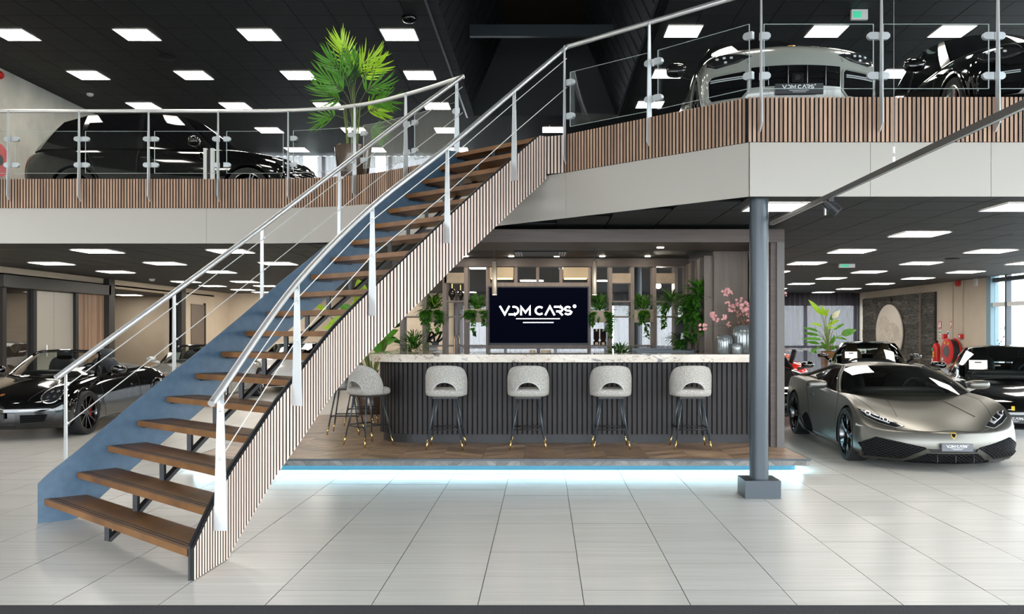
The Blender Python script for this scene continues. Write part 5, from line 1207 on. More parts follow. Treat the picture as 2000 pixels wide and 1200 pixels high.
def wheel_meshes(key, R_, w, rim, style, rimm, cal):
    if key in WM: return WM[key]
    b = MB(); b.lathe([(rim, -w / 2 + .02), (R_ * .955, -w / 2), (R_ * .99, -w / 2 + .02), (R_, -w / 2 + .05), (R_, w / 2 - .05), (R_ * .99, w / 2 - .02), (R_ * .955, w / 2), (rim + .004, w / 2 - .006)], (0, 0, 0), M_rubber, 44, 'x', cap=False)
    for k in range(44):                              # tread grooves
        a = 2 * pi * k / 44
    tyre = b.mesh('wheel', (0, 0, 0), True); tyre.set_sharp_from_angle(angle=radians(35))
    b = MB(); f = w / 2 - .012
    b.lathe([(rim - .018, -w / 2 + .03), (rim + .002, -w / 2 + .03), (rim + .004, f), (rim - .012, f + .004), (rim - .02, f - .012), (rim - .026, 0)], (0, 0, 0), rimm, 44, 'x', cap=False); b.lathe([(.055, f - .09), (.062, f - .03), (.03, f - .02)], (0, 0, 0), rimm, 20, 'x')
    ns, dbl = style
    for k in range(ns):
        a = 2 * pi * k / ns
        for dl in ((-.16, .16) if dbl == 2 else ((-.11, .11) if dbl == 1 else (0,))):
            h = Vector((f - .035, .05 * cos(a), .05 * sin(a))); e = Vector((f - .012, (rim - .014) * cos(a + dl), (rim - .014) * sin(a + dl)))
            if dbl == 2:
                m_ = Vector((f - .02, rim * .5 * cos(a), rim * .5 * sin(a))); b.bar(h, m_, .042, .03, rimm, (1, 0, 0)); b.bar(m_, e, .028, .026, rimm, (1, 0, 0))
            else: b.bar(h, e, .02, .024, rimm, (1, 0, 0))
    rimme = b.mesh('rim', (0, 0, 0), True); rimme.set_sharp_from_angle(angle=radians(40))
    disc_ = MB().lathe([(.09, -.01), (rim * .78, -.01), (rim * .78, .015), (.09, .015)], (0, 0, 0), mat('brake_disc', (.09, .085, .08), .4, 1.), 36, 'x').lathe([(.01, -.06), (rim - .03, -.06), (rim - .03, -.05), (.01, -.05)], (0, 0, 0), M_well, 30, 'x').mesh('brake_disc')
    c = MB()
    for k in range(5):
        a0 = radians(-28 + 11 * k); a1 = radians(-28 + 11 * (k + 1))
        c.hexa([(-.03, rim * .55 * cos(a0), rim * .55 * sin(a0)), (.045, rim * .55 * cos(a0), rim * .55 * sin(a0)), (.045, rim * .55 * cos(a1), rim * .55 * sin(a1)), (-.03, rim * .55 * cos(a1), rim * .55 * sin(a1)),
                (-.03, rim * .85 * cos(a0), rim * .85 * sin(a0)), (.045, rim * .85 * cos(a0), rim * .85 * sin(a0)), (.045, rim * .85 * cos(a1), rim * .85 * sin(a1)), (-.03, rim * .85 * cos(a1), rim * .85 * sin(a1))], cal)
    WM[key] = (tyre, rimme, disc_, c.mesh('caliper')); return WM[key]
def wheels(car, key, axles, steer=0.):
    for i, (ya, za, xo) in enumerate(axles):
        for sg in (-1, 1):
            ty, ri, di, ca = WM[key]; wv = link('wheel', ty, car.t, (sg * (xo - .135), ya, za), (0, 0, 0 if sg > 0 else pi), world=False)
            for n_, me in (('rim', ri), ('brake_disc', di), ('caliper', ca)): link(n_, me, wv, world=False)
def greenhouse(car, pts, roofm, pil, glass, crown=.03, bulge=.02, roof=True, kinds=None):
    """windows, pillars and roof between the belt line and the roof edge, on both sides"""
    nv = 6; loop = []; segs = []
    for i in range(len(pts) - 1):
        b0, t0, kind = pts[i]; b1, t1, _ = pts[i + 1]; nu = 8 if kind in ('screen', 'rear') else 5; row = []
        for k in range(nu + 1):
            s = k / nu
            if kind == 'screen': sx, sy = s, s ** 2.2
            elif kind == 'rear': sx, sy = s, 1 - (1 - s) ** 2.2
            else: sx = sy = s
            f = lambda a, c: Vector((a[0] + (c[0] - a[0]) * sx, a[1] + (c[1] - a[1]) * sy, a[2] + (c[2] - a[2]) * sy))
            row.append((f(b0, b1), f(t0, t1)))
        segs.append((kind, row)); loop += [t for b_, t in (row if i == 0 else row[1:])]
    parts = {}
    for si, (kind, row) in enumerate(segs):
        if kind == 'none': continue
        for sg in (-1, 1):
            key = kind if kind in ('screen', 'rear') else '%s%d%d' % (kind, si, sg); b = parts.setdefault(key, (MB(), kind))[0]; vs = []; fs = []
            m = {'screen': glass, 'rear': glass, 'side': glass, 'dark': M_trim}.get(kind, pil)
            for (b_, t_) in row:
                dxy = Vector((b_.x, (b_.y - .4) * .35, 0)); out = dxy.normalized() if dxy.length > .01 else Vector((0, -1, 0))
                if kind == 'screen': out = Vector((b_.x * .3, -.8, .5)).normalized()
                if kind == 'rear': out = Vector((b_.x * .3, .6, .6)).normalized()
                for j in range(nv + 1):
                    v = j / nv; p = b_.lerp(t_, v) + out * bulge * 4 * v * (1 - v) * (1 if kind != 'pillar' else 1.15); vs.append((p.x * sg, p.y, p.z))
            W = nv + 1
            for k in range(len(row) - 1):
                for j in range(nv): q = (k * W + j, (k + 1) * W + j, (k + 1) * W + j + 1, k * W + j + 1); fs.append(q if sg > 0 else q[::-1])
            b.add(vs, fs, m)
    nm = {'screen': 'windscreen', 'rear': 'rear_window', 'side': 'side_window', 'pillar': 'window_pillar', 'dark': 'quarter_panel'}
    for key, (b, kind) in parts.items(): car.part(b, nm[kind], True)
    if roof:
        b = MB(); full = loop + [Vector((-p.x, p.y, p.z)) for p in loop[-2:0:-1]]; n = len(full); c = sum((p for p in full), Vector()) / n
        rs = [1.012, .985, .9, .75, .55, .3]; vs = []
        zc = max(p.z for p in full)
        for q in rs:
            for p in full:
                ax_ = Vector((0, min(max(p.y, c.y - .25), c.y + .25), c.z)); d = p - ax_; z = p.z + (crown + (zc - p.z)) * (1 - q ** 2) * (1 if q < 1 else 0); vs.append((ax_.x + d.x * q, ax_.y + d.y * q, z - (.012 if q > 1 else 0)))
        fs = []
        for k in range(len(rs) - 1):
            for j in range(n): fs.append((k * n + j, k * n + (j + 1) % n, (k + 1) * n + (j + 1) % n, (k + 1) * n + j))
        fs.append(list(range((len(rs) - 1) * n, len(rs) * n))); b.add(vs, fs, roofm); o = car.part(b, 'roof', True, sharp=50)
        bm = bmesh.new(); bm.from_mesh(o.data); bmesh.ops.recalc_face_normals(bm, faces=bm.faces)
        if sum(f.normal.z * f.calc_area() for f in bm.faces) < 0: bmesh.ops.reverse_faces(bm, faces=bm.faces)
        bm.to_mesh(o.data); bm.free()
    return loop
def frame_tube(car, pts, r, m, name):
    b = MB().tube(cat_rom(pts, 6), r, m, 8); return car.part(b, name, True)
def seats(car, y, xs, z, m, rest=.62):
    for x in xs:
        b = MB(); b.ell((x, y - .08, z), (.25, .28, .10), m, 16, 8, .6); b.ell((x, y + .22, z + .34), (.24, .10, .36), m, 16, 10, .6); b.ell((x, y + .27, z + rest + .06), (.13, .07, .11), m, 14, 8, .6); car.part(b, 'seat', True)
def dash(car, y, z, hw, wheel_x, m=None):
    m = m or M_inner; b = MB(); b.ell((0, y, z - .06), (hw, .20, .12), m, 20, 8, .5); car.part(b, 'dashboard', True)
    c = Vector((wheel_x, y + .28, z - .01)); b = MB(); P = [c + Vector((.175 * cos(t), .06 * sin(t), .16 * sin(t))) for t in [2 * pi * k / 28 for k in range(28)]]
    b.tube(P, .015, M_inner, 8, closed=True)
    for t in (0, pi, -pi / 2): b.tube([c, c + Vector((.17 * cos(t), .06 * sin(t), .155 * sin(t)))], .014, M_inner, 6)
    b.ell(c, (.06, .03, .055), M_inner, 10, 6); car.part(b, 'steering_wheel', True)
def mirrors(car, p, r, m, arm=None):
    for sg in (-1, 1):
        b = MB(); b.ell((sg * p[0], p[1], p[2]), r, m, 16, 10, .72); o = car.part(b, 'wing_mirror', True)
        a = arm or (p[0] - r[0] * .9, p[1] + .02, p[2] - r[2] * 1.3)
        car.part(MB().bar((sg * (p[0] - r[0] * .3), p[1], p[2] - r[2] * .6), (sg * a[0], a[1], a[2]), .03, .05, m), 'mirror_arm', parent=o)
def nplate(car, y, z, wd, hh, m, letters=True, tilt=0.):
    o = car.part(MB().box((-wd / 2, y - .012, z - hh / 2), (wd / 2, y + .02, z + hh / 2), m), 'number_plate')
    if letters: b = MB(); logo(b, wd * .72, M_wlet, lambda p, q, d: (p, y - .0125 - d, z + q - hh * .02), .002); car.part(b, 'plate_lettering', parent=o)
def emblem(car, ax, c, w, h, m1, m2):
    pts = [(c[0] - w / 2, c[1] + h / 2), (c[0] + w / 2, c[1] + h / 2), (c[0] + w / 2, c[1]), (c[0], c[1] - h / 2), (c[0] - w / 2, c[1])][::-1]
    o = patch(car, ax, pts, m1, 'emblem', .006, .02); q = [(c[0] + (p[0] - c[0]) * .62, c[1] + (p[1] - c[1]) * .62) for p in pts]; patch(car, ax, q, m2, 'emblem_field', .009, .02, parent=o)
def sheet(loc, rz, label, tilt=.9, sx=.27, sy=.19):
    t = thing('price_sheet', loc, label, 'paper', None, rz); b = MB(); c, s = cos(tilt), sin(tilt)
    b.hexa([(-sx / 2, 0, 0), (sx / 2, 0, 0), (sx / 2, .003, 0), (-sx / 2, .003, 0), (-sx / 2, sy * c, sy * s), (sx / 2, sy * c, sy * s), (sx / 2, sy * c + .003, sy * s), (-sx / 2, sy * c + .003, sy * s)], mat('paper', (.85, .85, .84), .7)); b.build('page', t, False, False)
    b = MB(); f = lambda u, v: (u, v * c - .001, v * s + .0005); b.add([f(-.05, .13), f(.05, .13), f(.05, .155), f(-.05, .155)], [(0, 1, 2, 3)], M_black); b.build('printed_mark', t, False, False)
# ------------------------------------------------------------------ 1. low wedge supercar
LB = [(-2.25, .46, [(.74, .10), (.86, .18), (.90, .33), (.85, .45)], [(.58, .452), (.30, .455), (0, .455)]),
      (-1.98, .26, [(.84, .105), (.935, .19), (.95, .36), (.895, .565)], [(.60, .54), (.31, .535), (0, .535)]),
      (-1.66, .10, [(.86, .11), (.945, .2), (.955, .44), (.90, .685)], [(.67, .645), (.32, .605), (0, .60)]),
      (-1.31, .02, [(.86, .12), (.95, .22), (.96, .50), (.885, .77)], [(.70, .735), (.33, .675), (0, .67)]),
      (-1.0, 0, [(.86, .12), (.945, .2), (.95, .48), (.87, .79)], [(.69, .76), (.34, .735), (0, .735)]),
      (-.70, 0, [(.86, .12), (.94, .18), (.92, .45), (.86, .805)], [(.68, .80), (.34, .81), (0, .82)]),
      (-.2, 0, [(.87, .12), (.945, .17), (.895, .44), (.85, .815)], [(.66, .82), (.34, .83), (0, .83)]),
      (.4, 0, [(.88, .12), (.955, .18), (.885, .45), (.87, .84)], [(.66, .86), (.34, .87), (0, .87)]),
      (.85, 0, [(.88, .13), (.955, .22), (.935, .52), (.915, .88)], [(.68, .92), (.34, .95), (0, .95)]),
      (1.31, 0, [(.88, .14), (.955, .24), (.968, .56), (.91, .905)], [(.68, .95), (.34, .98), (0, .98)]),
      (1.8, -.03, [(.86, .18), (.94, .30), (.955, .58), (.88, .89)], [(.62, .92), (.32, .94), (0, .94)]),
      (2.12, -.12, [(.80, .25), (.88, .36), (.90, .6), (.85, .84)], [(.58, .86), (.3, .87), (0, .87)])]
AXL = [(-1.31, .325, .95), (1.31, .345, .96)]
TUBL = [(-.60, -.72), (.60, -.72), (.70, -.35), (.70, .5), (.55, .72), (-.55, .72), (-.70, .5), (-.70, -.35)]
body_mesh('wedge', LB, [.10, -.02, -.05, 0], [0, .03, .04, 0], AXL, .358, .27, (TUBL, .32), crease={0: .9, 1: .45, 3: .6, 'nose': {3: .65, 0: .9, 1: .5}})
wheel_meshes('y_black', .33, .24, .262, (5, 2), M_gun, mat('caliper_yellow', (.75, .45, .02), .35))
wheel_meshes('multi_black', .338, .25, .262, (10, 0), M_gun, mat('caliper_red', (.5, .02, .02), .35))
wheel_meshes('multi_silver', .338, .25, .258, (5, 1), M_silv, mat('caliper_red'))
wheel_meshes('suv', .375, .29, .285, (5, 1), M_gun, mat('caliper_red'))
wheel_meshes('suv_silver', .375, .29, .285, (5, 1), M_silv, mat('caliper_red'))
GHL = [((0, -1.08, .775), (0, -.04, 1.13), 'screen'), ((.815, -.74, .795), (.535, .06, 1.10), 'pillar'), ((.84, -.60, .80), (.56, .12, 1.10), 'side'), ((.82, .30, .84), (.555, .45, 1.105), 'dark'), ((.66, 1.15, .93), (.44, .78, 1.07), 'pillar'), ((.60, 1.2, .95), (.40, .82, 1.06), 'dark'), ((0, 1.3, .98), (0, .92, 1.08), 'x')]
c = Car('sports_car', (4.565, 11.69, 0), radians(-2.7), 'matt grey wedge-shaped supercar facing forward at right of the bar', P_matt, .965)
add_body(c, 'wedge'); wheels(c, 'y_black', AXL); greenhouse(c, GHL, P_matt, P_matt, M_cglass, .03, .022)
for sg in (-1, 1): frame_tube(c, [(sg * .83, -.70, .80), (sg * .715, -.30, .975), (sg * .545, .08, 1.105)], .024, P_matt, 'window_pillar')
for sg in (-1, 1): frame_tube(c, [(sg * .545, .08, 1.107), (sg * .56, .42, 1.11), (sg * .62, .75, 1.05), (sg * .71, 1.1, .97), (sg * .80, 1.45, .92)], .028, P_matt, 'roof_rail'); frame_tube(c, [(sg * .80, -.22, .83), (sg * .69, -.06, 1.02)], .009, M_trim, 'window_divider')
mirrors(c, (1.06, -.45, .89), (.145, .085, .06), P_matt, (.87, -.43, .79)); seats(c, .28, (-.36, .36), .33, M_inner, .6); dash(c, -.45, .80, .62, .36)
hl = [(.46, .50), (.56, .478), (.72, .525), (.83, .585), (.865, .665), (.76, .632), (.60, .565)]
for o, sg in zip(both(c, 'f', hl, mat('lamp_black', (.01, .011, .013), .08, coat=.6), 'headlight', .005, .03), (1, -1)):
    for pl_, r in (([(.835, .625), (.74, .555), (.60, .50)], .005), ([(.68, .53), (.65, .565)], .004), ([(.60, .50), (.57, .525)], .004)): line_on(c, 'f', [(p[0] * sg, p[1] + .02) for p in pl_], r, M_drl, 'light_guide', parent=o, lift=.008)
    for lx, lz, lr in ((.775, .615, .026), (.62, .548, .022)): patch(c, 'f', ell2(sg * lx, lz, lr * 1.2, lr * .8, 16), M_chrome, 'projector', .014, .02, parent=o); patch(c, 'f', ell2(sg * lx, lz, lr * .8, lr * .55, 14), M_trim, 'projector_lens', .02, .02, parent=o)
    line_on(c, 'f', [(sg * p[0], p[1]) for p in hl], .004, P_matt, 'lamp_rim', closed=True, parent=o, lift=.004)
intake = [(.915, .282), (.76, .37), (.30, .283), (.27, .24), (.47, .132), (.84, .126)]
def mesh_bars(car, poly, name, parent, stepz=.03, wl=.055, r=.0032):
    b = MB(); zs = [p[1] for p in poly]; xs_ = [p[0] for p in poly]; z = min(zs); k = 0
    while z < max(zs):
        run = []; x = min(xs_); i = k % 2
        while x < max(xs_):
            p = (x, z + (stepz * .5 if (i % 2) else 0))
            if inside(p[0], p[1], poly): c_, n_ = hit(car.bv, 'f', p); run.append(c_ + n_ * .009)
            else:
                if len(run) > 1: b.tube(run, r, M_gun2, 4)
                run = []
            x += wl / 2; i += 1
        if len(run) > 1: b.tube(run, r, M_gun2, 4)
        z += stepz * .5; k += 1
    if b.v: car.part(b, name, True, parent)
M_gun2 = mat('mesh_bar', (.03, .03, .032), .35, .3)
for o in both(c, 'f', intake, M_well, 'front_intake', .006, .03): mesh_bars(c, intake if o.data.vertices[0].co.x > 0 else mir(intake), 'grille_mesh', o); both(c, 'f', [(.46, .128), (.25, .238), (.28, .27), (.52, .142), (.86, .14), (.875, .205), (.89, .20), (.875, .112), (.5, .105)], P_matt, 'intake_blade', .018, .03, .02)
lg = [(.44, .118), (-.44, .118), (-.28, .215), (.28, .215)]; o = patch(c, 'f', lg, M_well, 'lower_grille', .006, .03); mesh_bars(c, lg, 'grille_mesh', o); patch(c, 'f', [(.28, .225), (-.28, .225), (-.30, .268), (.30, .268)], M_trim, 'upper_slot', .005, .03)
for x in (-.2, 0, .2): c.part(MB().box((x - .004, -2.31, .125), (x + .004, -2.25, .2), M_black), 'grille_bar')
patch(c, 'f', [(.70, .085), (-.70, .085), (-.72, .115), (.72, .115)], M_trim, 'splitter', .03, .04, .03); nplate(c, -2.345, .30, .34, .085, M_plateg)
emblem(c, 'f', (0, .415), .062, .072, mat('emblem_gold', (.75, .52, .12), .3, .8), M_trim)
for pl_, ax in (([(.05, .47), (.2, .455), (.3, .45), (.55, .49)], 'f'), ([(-.05, .47), (-.2, .455), (-.3, .45), (-.55, .49)], 'f'), ([(-.05, .47), (.05, .47)], 'f')): line_on(c, ax, pl_, .003, M_black, 'bonnet_seam')
for sg in (1, -1):
    line_on(c, 't', [(sg * .56, -2.06), (sg * .68, -1.6), (sg * .74, -1.2), (sg * .72, -.75)], .003, M_black, 'bonnet_seam'); line_on(c, 't', [(sg * .45, -1.75), (sg * .33, -1.05)], .006, P_matt, 'bonnet_crease', lift=.001)
    ax = 'r' if sg > 0 else 'l'
    line_on(c, ax, [(-.85, .3), (-.88, .55), (-.78, .79)], .0035, M_black, 'door_seam'); line_on(c, ax, [(.72, .80), (.60, .6), (.52, .42), (.2, .22), (-.8, .2)], .0035, M_black, 'door_seam')
    patch(c, ax, [(.52, .72), (.34, .715), (.34, .68), (.52, .685)], M_trim, 'door_handle', .003, .03); patch(c, ax, [(.80, .34), (.66, .42), (.54, .40), (.18, .21), (.22, .15), (.55, .19)], M_well, 'side_intake', .004, .03); patch(c, ax, [(.92, .40), (.72, .46), (.62, .435), (.85, .38), (.92, .30), (.45, .14), (.10, .135), (.10, .165), (.2, .19), (.2, .16), (.50, .165), (.86, .30)], P_matt, 'sill_blade', .014, .03, .014)
    patch(c, ax, [(-1.70, .50), (-1.82, .475), (-1.70, .475)], mat('side_marker', (.5, .5, .48), .3), 'side_marker', .005, .03)
# ------------------------------------------------------------------ 2. rear-engined open sports cars
PB = [(-2.16, .40, [(.70, .16), (.80, .24), (.84, .42), (.81, .54)], [(.55, .565), (.28, .575), (0, .58)]),
      (-1.88, .20, [(.80, .15), (.875, .25), (.90, .48), (.845, .70)], [(.53, .665), (.27, .675), (0, .68)]),
      (-1.56, .08, [(.80, .15), (.89, .25), (.92, .52), (.81, .81)], [(.52, .745), (.27, .755), (0, .765)]),
      (-1.225, 0, [(.80, .15), (.895, .25), (.928, .55), (.785, .86)], [(.53, .805), (.27, .83), (0, .835)]),
      (-.85, 0, [(.80, .15), (.89, .22), (.905, .53), (.79, .88)], [(.56, .87), (.28, .895), (0, .90)]),
      (-.5, 0, [(.80, .15), (.88, .2), (.90, .5), (.80, .895)], [(.6, .91), (.3, .92), (0, .925)]),
      (.1, 0, [(.80, .15), (.88, .19), (.895, .5), (.81, .905)], [(.6, .92), (.3, .93), (0, .93)]),
      (.7, 0, [(.80, .15), (.895, .22), (.91, .53), (.83, .92)], [(.62, .95), (.3, .96), (0, .96)]),
      (1.225, 0, [(.82, .16), (.915, .26), (.95, .58), (.83, .94)], [(.62, .985), (.3, 1.0), (0, 1.0)]),
      (1.75, -.05, [(.80, .2), (.89, .3), (.93, .6), (.80, .86)], [(.55, .91), (.28, .92), (0, .93)]),
      (2.14, -.22, [(.72, .28), (.80, .36), (.85, .58), (.74, .72)], [(.5, .75), (.25, .76), (0, .765)])]
AXP = [(-1.225, .335, .925), (1.225, .345, .945)]
TUBP = [(-.58, -.62), (.58, -.62), (.70, -.3), (.70, .45), (.58, .72), (-.58, .72), (-.70, .45), (-.70, -.3)]
body_mesh('flat_six', PB, [.06, -.01, -.03, 0], [0, .04, .05, 0], AXP, .362, .28, (TUBP, .35), crease={0: .9, 'nose': {0: .9, 1: .4}})
GHP = [((0, -.98, .90), (0, -.28, 1.26), 'screen'), ((.64, -.66, .89), (.50, -.15, 1.235), 'pillar'), ((.70, -.58, .89), (.535, -.10, 1.235), 'side'), ((.735, .42, .915), (.545, .38, 1.265), 'pillar'), ((.73, .50, .92), (.54, .44, 1.262), 'side'), ((.68, 1.02, .96), (.47, .74, 1.215), 'pillar'), ((.55, 1.32, .98), (.40, .86, 1.19), 'rear'), ((0, 1.62, .955), (0, .92, 1.215), 'x')]
def flat_six(name, loc, label, paint, open_top, wk='multi_black', seatm=None, group=None):
    c = Car(name, loc, 0, label, paint, group=group); add_body(c, 'flat_six'); wheels(c, wk, AXP)
    if open_top:
        g = [(b_, t_, k if i < 1 else 'none') for i, (b_, t_, k) in enumerate(GHP)]; greenhouse(c, g, paint, paint, M_cglass, roof=False)
        frame_tube(c, [(-.70, -.62, .89), (-.615, -.36, 1.09), (-.50, -.15, 1.235), (-.25, -.235, 1.26), (0, -.265, 1.268), (.25, -.235, 1.26), (.50, -.15, 1.235), (.615, -.36, 1.09), (.70, -.62, .89)], .022, M_trim if paint != P_black else P_black, 'screen_frame')
        b = MB(); b.ell((0, .98, .93), (.66, .36, .09), M_inner, 24, 8, .7); c.part(b, 'folded_hood', True)
        for sg in (-1, 1): c.part(MB().add([(sg * .735, -.5, .89), (sg * .735, -.28, .90), (sg * .66, -.28, 1.02)], [(0, 1, 2), (2, 1, 0)], M_trim), 'quarter_trim')
        c.part(MB().ell((0, -.25, 1.16), (.13, .02, .035), M_black, 14, 8, .6), 'interior_mirror', True)
    else: greenhouse(c, GHP, paint, M_trim if paint != P_black else paint, M_cglass, .035, .02)
    seats(c, .15, (-.36, .36), .46, seatm or M_inner, .66); dash(c, -.42, .90, .62, .36)
    for o, sg in zip(both(c, 'f', ell2(.655, .665, .115, .135, 24, .25), mat('lamp_dark_glass', (.02, .021, .024), .04, coat=1.), 'headlight', .006, .025), (1, -1)):
        line_on(c, 'f', ell2(sg * .655, .665, .117, .137, 24, .25 * sg), .007, M_silv if paint == P_black else paint, 'lamp_ring', closed=True, parent=o, lift=.006)
        for dx, dz in ((-.035, .03), (.04, .03), (-.03, -.045), (.04, -.04)): patch(c, 'f', ell2(sg * (.655 + dx), .665 + dz, .015, .015, 12), M_silv, 'lamp_element', .013, .02, parent=o)
    both(c, 'f', [(.30, .235), (.70, .25), (.755, .40), (.68, .425), (.30, .41)], M_trim, 'front_intake', .005, .03); both(c, 'f', [(.36, .26), (.62, .27), (.66, .37), (.36, .375)], M_well, 'intake_mesh', .009, .03)
    for z in (.285, .315, .345): line_on(c, 'f', [(.36, z), (.64, z)], .005, M_trim, 'intake_slat', lift=.012); line_on(c, 'f', [(-.36, z), (-.64, z)], .005, M_trim, 'intake_slat', lift=.012)
    patch(c, 'f', [(.28, .19), (-.28, .19), (-.28, .235), (.28, .235)], M_trim, 'lower_grille', .005, .03); both(c, 'f', [(.34, .435), (.70, .445), (.70, .455), (.34, .447)], M_drl, 'daytime_light', .007, .03)
    nplate(c, -2.215, .36, .40, .09, M_plate, wk != 'x')
    for sg in (1, -1):
        ax = 'r' if sg > 0 else 'l'
        line_on(c, ax, [(-.68, .85), (-.72, .5), (-.62, .24), (.3, .22), (.55, .4), (.56, .88)], .0035, M_black, 'door_seam'); patch(c, ax, [(.46, .70), (.28, .70), (.28, .675), (.46, .675)], paint, 'door_handle', .014, .03)
        patch(c, ax, [(-.75, .17), (.75, .19), (.75, .24), (-.75, .21)], M_trim, 'sill_strip', .008, .05); line_on(c, 't', [(sg * .42, -2.0), (sg * .5, -1.5), (sg * .56, -.95)], .003, M_black, 'bonnet_seam')
        line_on(c, ax, [(1.225 + .4 * cos(radians(a)), .345 + .4 * sin(radians(a))) for a in range(0, 181, 15)], .008, paint, 'arch_lip', lift=.0); line_on(c, ax, [(-1.225 + .39 * cos(radians(a)), .335 + .39 * sin(radians(a))) for a in range(0, 181, 15)], .008, paint, 'arch_lip', lift=.0)
    emblem(c, 't', (0, -1.93), .05, .07, mat('emblem_gold'), M_red)
    mirrors(c, (.99, -.44, .965), (.12, .07, .065), paint, (.80, -.42, .89)); return c
flat_six('sports_car', (-7.70, 14.3, 0), 'glossy black open-top sports car with black spoked wheels at the left edge', P_black, True)
flat_six('sports_car', (-7.6, 19.5, 0), 'silver sports car with dark windscreen frame parked behind the black open-top', P_silver, True, 'multi_silver')
flat_six('sports_car', (-6.75, 23.8, 0), 'white sports car farthest back, seen between the stair treads', P_white, False, 'multi_silver')
flat_six('sports_car', (3.8, 16.2, 0), 'black coupe mostly hidden behind the bar side panel', P_black, False)
# ------------------------------------------------------------------ 3. mid-engined cars on the right
def mid(name, loc, label, paint, rz=0, sc=.97, seatm=None):
    c = Car(name, loc, rz, label, paint, sc); add_body(c, 'mid'); wheels(c, 'multi_silver', AXL); greenhouse(c, [((0, -.98, .84), (0, -.20, 1.285), 'screen'), ((.77, -.66, .84), (.56, -.06, 1.255), 'pillar'), ((.82, -.55, .84), (.60, .0, 1.255), 'side'), ((.82, .36, .87), (.60, .42, 1.265), 'pillar'), ((.80, .46, .88), (.585, .5, 1.26), 'side'), ((.72, 1.0, .95), (.52, .80, 1.22), 'pillar'), ((.62, 1.2, .97), (.45, .9, 1.20), 'rear'), ((0, 1.5, .98), (0, 1.0, 1.22), 'x')], paint, paint, M_cglass, .03, .02)
    seats(c, .25, (-.36, .36), .42, seatm or M_inner, .66); dash(c, -.42, .85, .6, .36); mirrors(c, (1.02, -.46, .97), (.13, .08, .06), paint, (.84, -.42, .82))
    both(c, 'f', [(.62, .46), (.82, .50), (.87, .72), (.80, .74), (.70, .58)], mat('lamp_dark_glass'), 'headlight', .005, .03)
    patch(c, 'f', [(.62, .13), (-.62, .13), (-.70, .27), (-.45, .31), (.45, .31), (.70, .27)], M_well, 'front_grille', .005, .03)
    patch(c, 'f', [(-.022, .385), (.022, .385), (.022, .445), (-.022, .445)], mat('badge_yellow', (.85, .62, .05), .4), 'emblem', .006, .02); nplate(c, -2.33, .26, .42, .10, M_plate)
    for sg in (1, -1): line_on(c, 't', [(sg * .56, -2.0), (sg * .62, -1.4), (sg * .66, -.8)], .003, M_black, 'bonnet_seam')
    return c
MBd = [(y, bw, Ls[:3] + [(Ls[3][0], Ls[3][1] + dz)], [(x, z + dt) for x, z in Ts]) for (y, bw, Ls, Ts), dz, dt in zip(LB, [.05, .08, .09, .06, .02] + [0] * 7, [.05, .05, .05, .04, .02] + [0] * 7)]
body_mesh('mid', MBd, [.06, -.02, -.05, 0], [0, .03, .04, 0], AXL, .362, .27, (TUBL, .32), crease={0: .9, 'nose': {0: .9}})
mid('sports_car', (7.8, 14.8, 0), 'black sports car with yellow badge at the right edge', P_black, radians(-25), 1.0)
mid('sports_car', (7.75, 20.9, 0), 'black sports car with tan seats seen over the roof of the matt grey supercar', P_black, radians(-18.6), 1.0, M_tan)
c = mid('sports_car', (4.75, 20.4, 0), 'red sports car with black rear wing beside the plant pot', P_red, pi)
for sg in (-1, 1): c.part(MB().bar((sg * .5, 1.95, .9), (sg * .55, 2.05, 1.18), .03, .12, M_trim), 'wing_support')
c.part(MB().hexa([(-.85, 1.92, 1.17), (.85, 1.92, 1.17), (.85, 2.25, 1.20), (-.85, 2.25, 1.20), (-.85, 1.92, 1.19), (.85, 1.92, 1.19), (.85, 2.25, 1.23), (-.85, 2.25, 1.23)], M_trim), 'rear_wing')
# ------------------------------------------------------------------ 4. off-roaders upstairs
SB = [(-2.36, .36, [(.80, .24), (.92, .36), (.955, .62), (.90, .81)], [(.62, .87), (.32, .89), (0, .90)]),
      (-2.05, .14, [(.86, .24), (.96, .36), (.975, .70), (.91, .93)], [(.63, .98), (.32, 1.0), (0, 1.01)]),
      (-1.45, .02, [(.86, .24), (.97, .36), (.988, .75), (.91, 1.03)], [(.66, 1.07), (.33, 1.09), (0, 1.10)]),
      (-1.0, 0, [(.86, .24), (.965, .34), (.975, .72), (.895, 1.07)], [(.68, 1.12), (.34, 1.14), (0, 1.15)]),
      (-.5, 0, [(.86, .24), (.96, .32), (.965, .70), (.90, 1.085)], [(.68, 1.12), (.34, 1.13), (0, 1.13)]),
      (.4, 0, [(.86, .24), (.96, .32), (.965, .70), (.90, 1.10)], [(.68, 1.12), (.34, 1.13), (0, 1.13)]),
      (1.0, 0, [(.86, .24), (.965, .34), (.975, .72), (.905, 1.11)], [(.68, 1.13), (.34, 1.14), (0, 1.14)]),
      (1.45, 0, [(.86, .25), (.97, .36), (.988, .76), (.915, 1.12)], [(.68, 1.13), (.34, 1.14), (0, 1.14)]),
      (2.1, -.03, [(.84, .3), (.94, .42), (.965, .75), (.88, 1.08)], [(.66, 1.10), (.33, 1.11), (0, 1.11)]),
      (2.5, -.16, [(.78, .35), (.86, .45), (.90, .72), (.80, 1.0)], [(.6, 1.03), (.3, 1.04), (0, 1.04)])]
AXS = [(-1.45, .38, .965), (1.45, .38, .965)]
body_mesh('off_roader', SB, [.06, -.01, -.02, 0], [0, .03, .03, 0], AXS, .415, .32, None, crease={0: .9, 'nose': {0: .9}})
